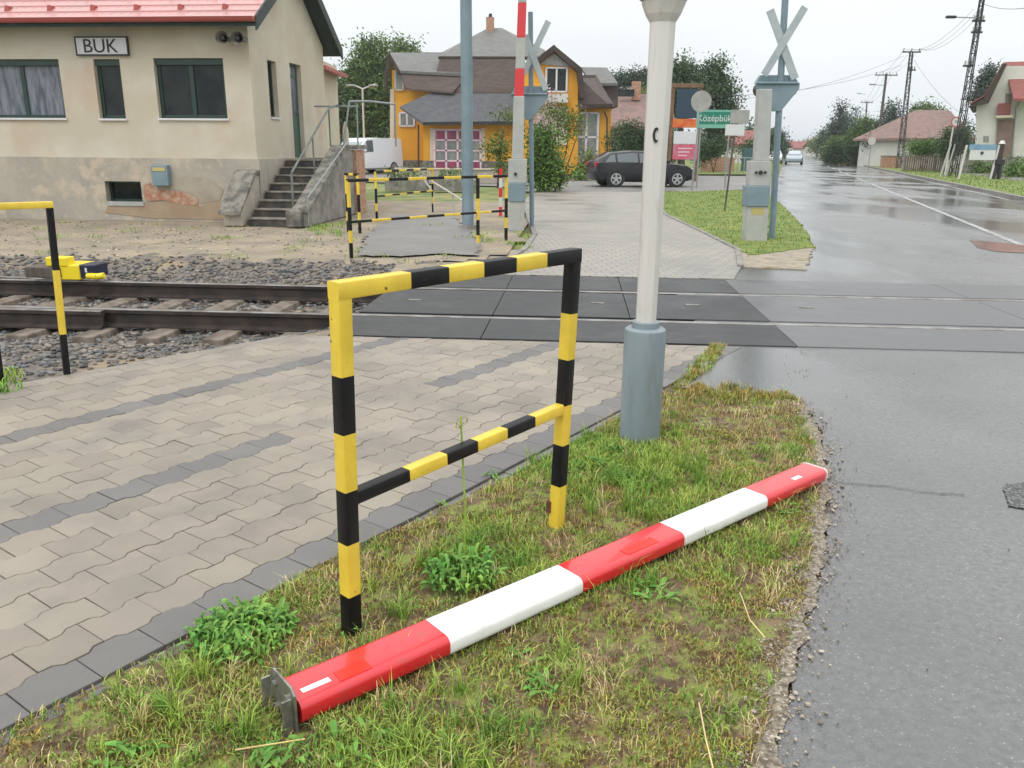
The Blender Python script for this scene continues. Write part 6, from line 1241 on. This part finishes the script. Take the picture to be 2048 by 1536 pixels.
# weeds on the verge: leafy plants one can tell apart
def weed(label, px, py, n, r, h, group='broad-leaved weeds on the verge'):
    b = G(px, py); b.z = zv(b.x, b.y); V = []; Fc = []
    for _ in range(n):
        a = random.random()*6.28; l = min(r, .062)*random.uniform(.4, 1.1); up_ = h*random.uniform(.1, .55); w_ = l*random.uniform(.18, .34); d = Vector((math.cos(a), math.sin(a), 0)); s_ = Vector((-d.y, d.x, 0)); rr_ = r*.95*math.sqrt(random.random()); ra_ = random.random()*6.28; o_ = b+Vector((math.cos(ra_)*rr_, math.sin(ra_)*rr_, h*random.uniform(0, .6)*(1-rr_/r*.7))); i = len(V)
        pts = [(0, .25, 0), (.3, .9, .55), (.6, 1, .95), (.85, .6, .9), (1, .02, .7)]
        for f, wd_, z in pts: V += [o_+d*l*f-s_*w_*wd_*.5+Z3*up_*z, o_+d*l*f+Z3*(up_*z-.12*w_), o_+d*l*f+s_*w_*wd_*.5+Z3*up_*z]
        for j in range(4): Fc += [(i+3*j, i+3*j+1, i+3*j+4, i+3*j+3), (i+3*j+1, i+3*j+2, i+3*j+5, i+3*j+4)]
    m = M(); m.raw(V, Fc); o = m.build('weed', K['weed'], loc=b); tag(o, label, 'weed', group)
for a_ in (('lush clump of dark green weeds beside the kerb, left of the hoop post', 485, 1275, 520, .155, .10), ('tall green weed clump between the two hoop posts', 925, 1160, 300, .13, .12), ('small rosette weed beside the lower hoop post foot', 700, 1255, 16, .05, .05),
           ('flat rosette weed just below the middle of the boom', 1310, 1190, 34, .07, .045), ('spreading weed at the lower left beside the boom plate', 700, 1490, 26, .08, .05), ('green weed at the lower left corner near the kerb end', 250, 1510, 30, .07, .04), ('tiny weed in the paving joint behind the hoop', 885, 1010, 12, .035, .03), ('weed by the kerb behind the middle of the hoop', 985, 950, 16, .045, .04), ('rosette weed below the white section near the broken end', 1045, 1320, 16, .05, .035), ('grassy weed clump at the hoop side of the boom, upper part', 1245, 960, 30, .07, .07), ('broad weed clump in the grass right of the far hoop post', 1190, 935, 50, .10, .10), ('dandelion rosette at the bottom edge below the boom plate', 560, 1520, 30, .08, .05), ('weed rosette among the moss right of the near white section', 1090, 1370, 24, .06, .04), ('weed beside the blue-grey post foot', 1235, 905, 24, .06, .07), ('weed tuft under the far red tip of the boom', 1580, 1020, 14, .05, .04)): weed(*a_)
# long thin seed stalk in front of the hoop
b = G(930, 1140); t = thing('grass_stalk', 'single tall grass stalk with a seed head in front of the hoop', 'grass stalk', b); m = M(); tp = D(921, 832, b.y); m.tube([b, b.lerp(tp, .5)+Vector((.006, 0, 0)), tp], .0038, 5); m.build('stem', K['blade'], t)
m = M(); leafcloud(m, [((tp.x, tp.y, tp.z-.04), .012, .012, .05)], 60, .006); m.build('seed_head', K['moss'], t)
for i, (a, b_, c) in enumerate((((1398, 1405), (1412, 1480), (1432, 1560)), ((470, 1500), (520, 1492), (610, 1478)), ((1480, 1185), (1500, 1240), (1530, 1275)))):
    P = [G(*q_, .02) for q_ in (a, b_, c)]; t = thing('dry_straw', ('pale bent dry straw at the lower right of the verge', 'pale dry straw lying in front of the boom plate', 'pale dry straw right of the boom')[i], 'straw', P[0]); m = M(); m.tube(P, .0022, 5); m.build('stem', K['dryblade'], t)

# ------------------------------------------------------------------ damp air
hz = M(); hz.hexa([Vector(p) for p in ((-2600, -100, -1.8), (2600, -100, -1.8), (2600, 2700, -1.8), (-2600, 2700, -1.8), (-2600, -100, 16), (2600, -100, 16), (2600, 2700, 16), (-2600, 2700, 16))])
hm = bpy.data.materials.new('haze'); hm.use_nodes = True; hn = hm.node_tree; hn.nodes.remove(hn.nodes['Principled BSDF']); pv_ = hn.nodes.new('ShaderNodeVolumePrincipled'); pv_.inputs['Color'].default_value = (.88, .92, .96, 1); pv_.inputs['Density'].default_value = .00055; pv_.inputs['Anisotropy'].default_value = .3
hn.links.new(pv_.outputs[0], hn.nodes['Material Output'].inputs['Volume']); struct(hz.build('haze', hm), 'stuff')
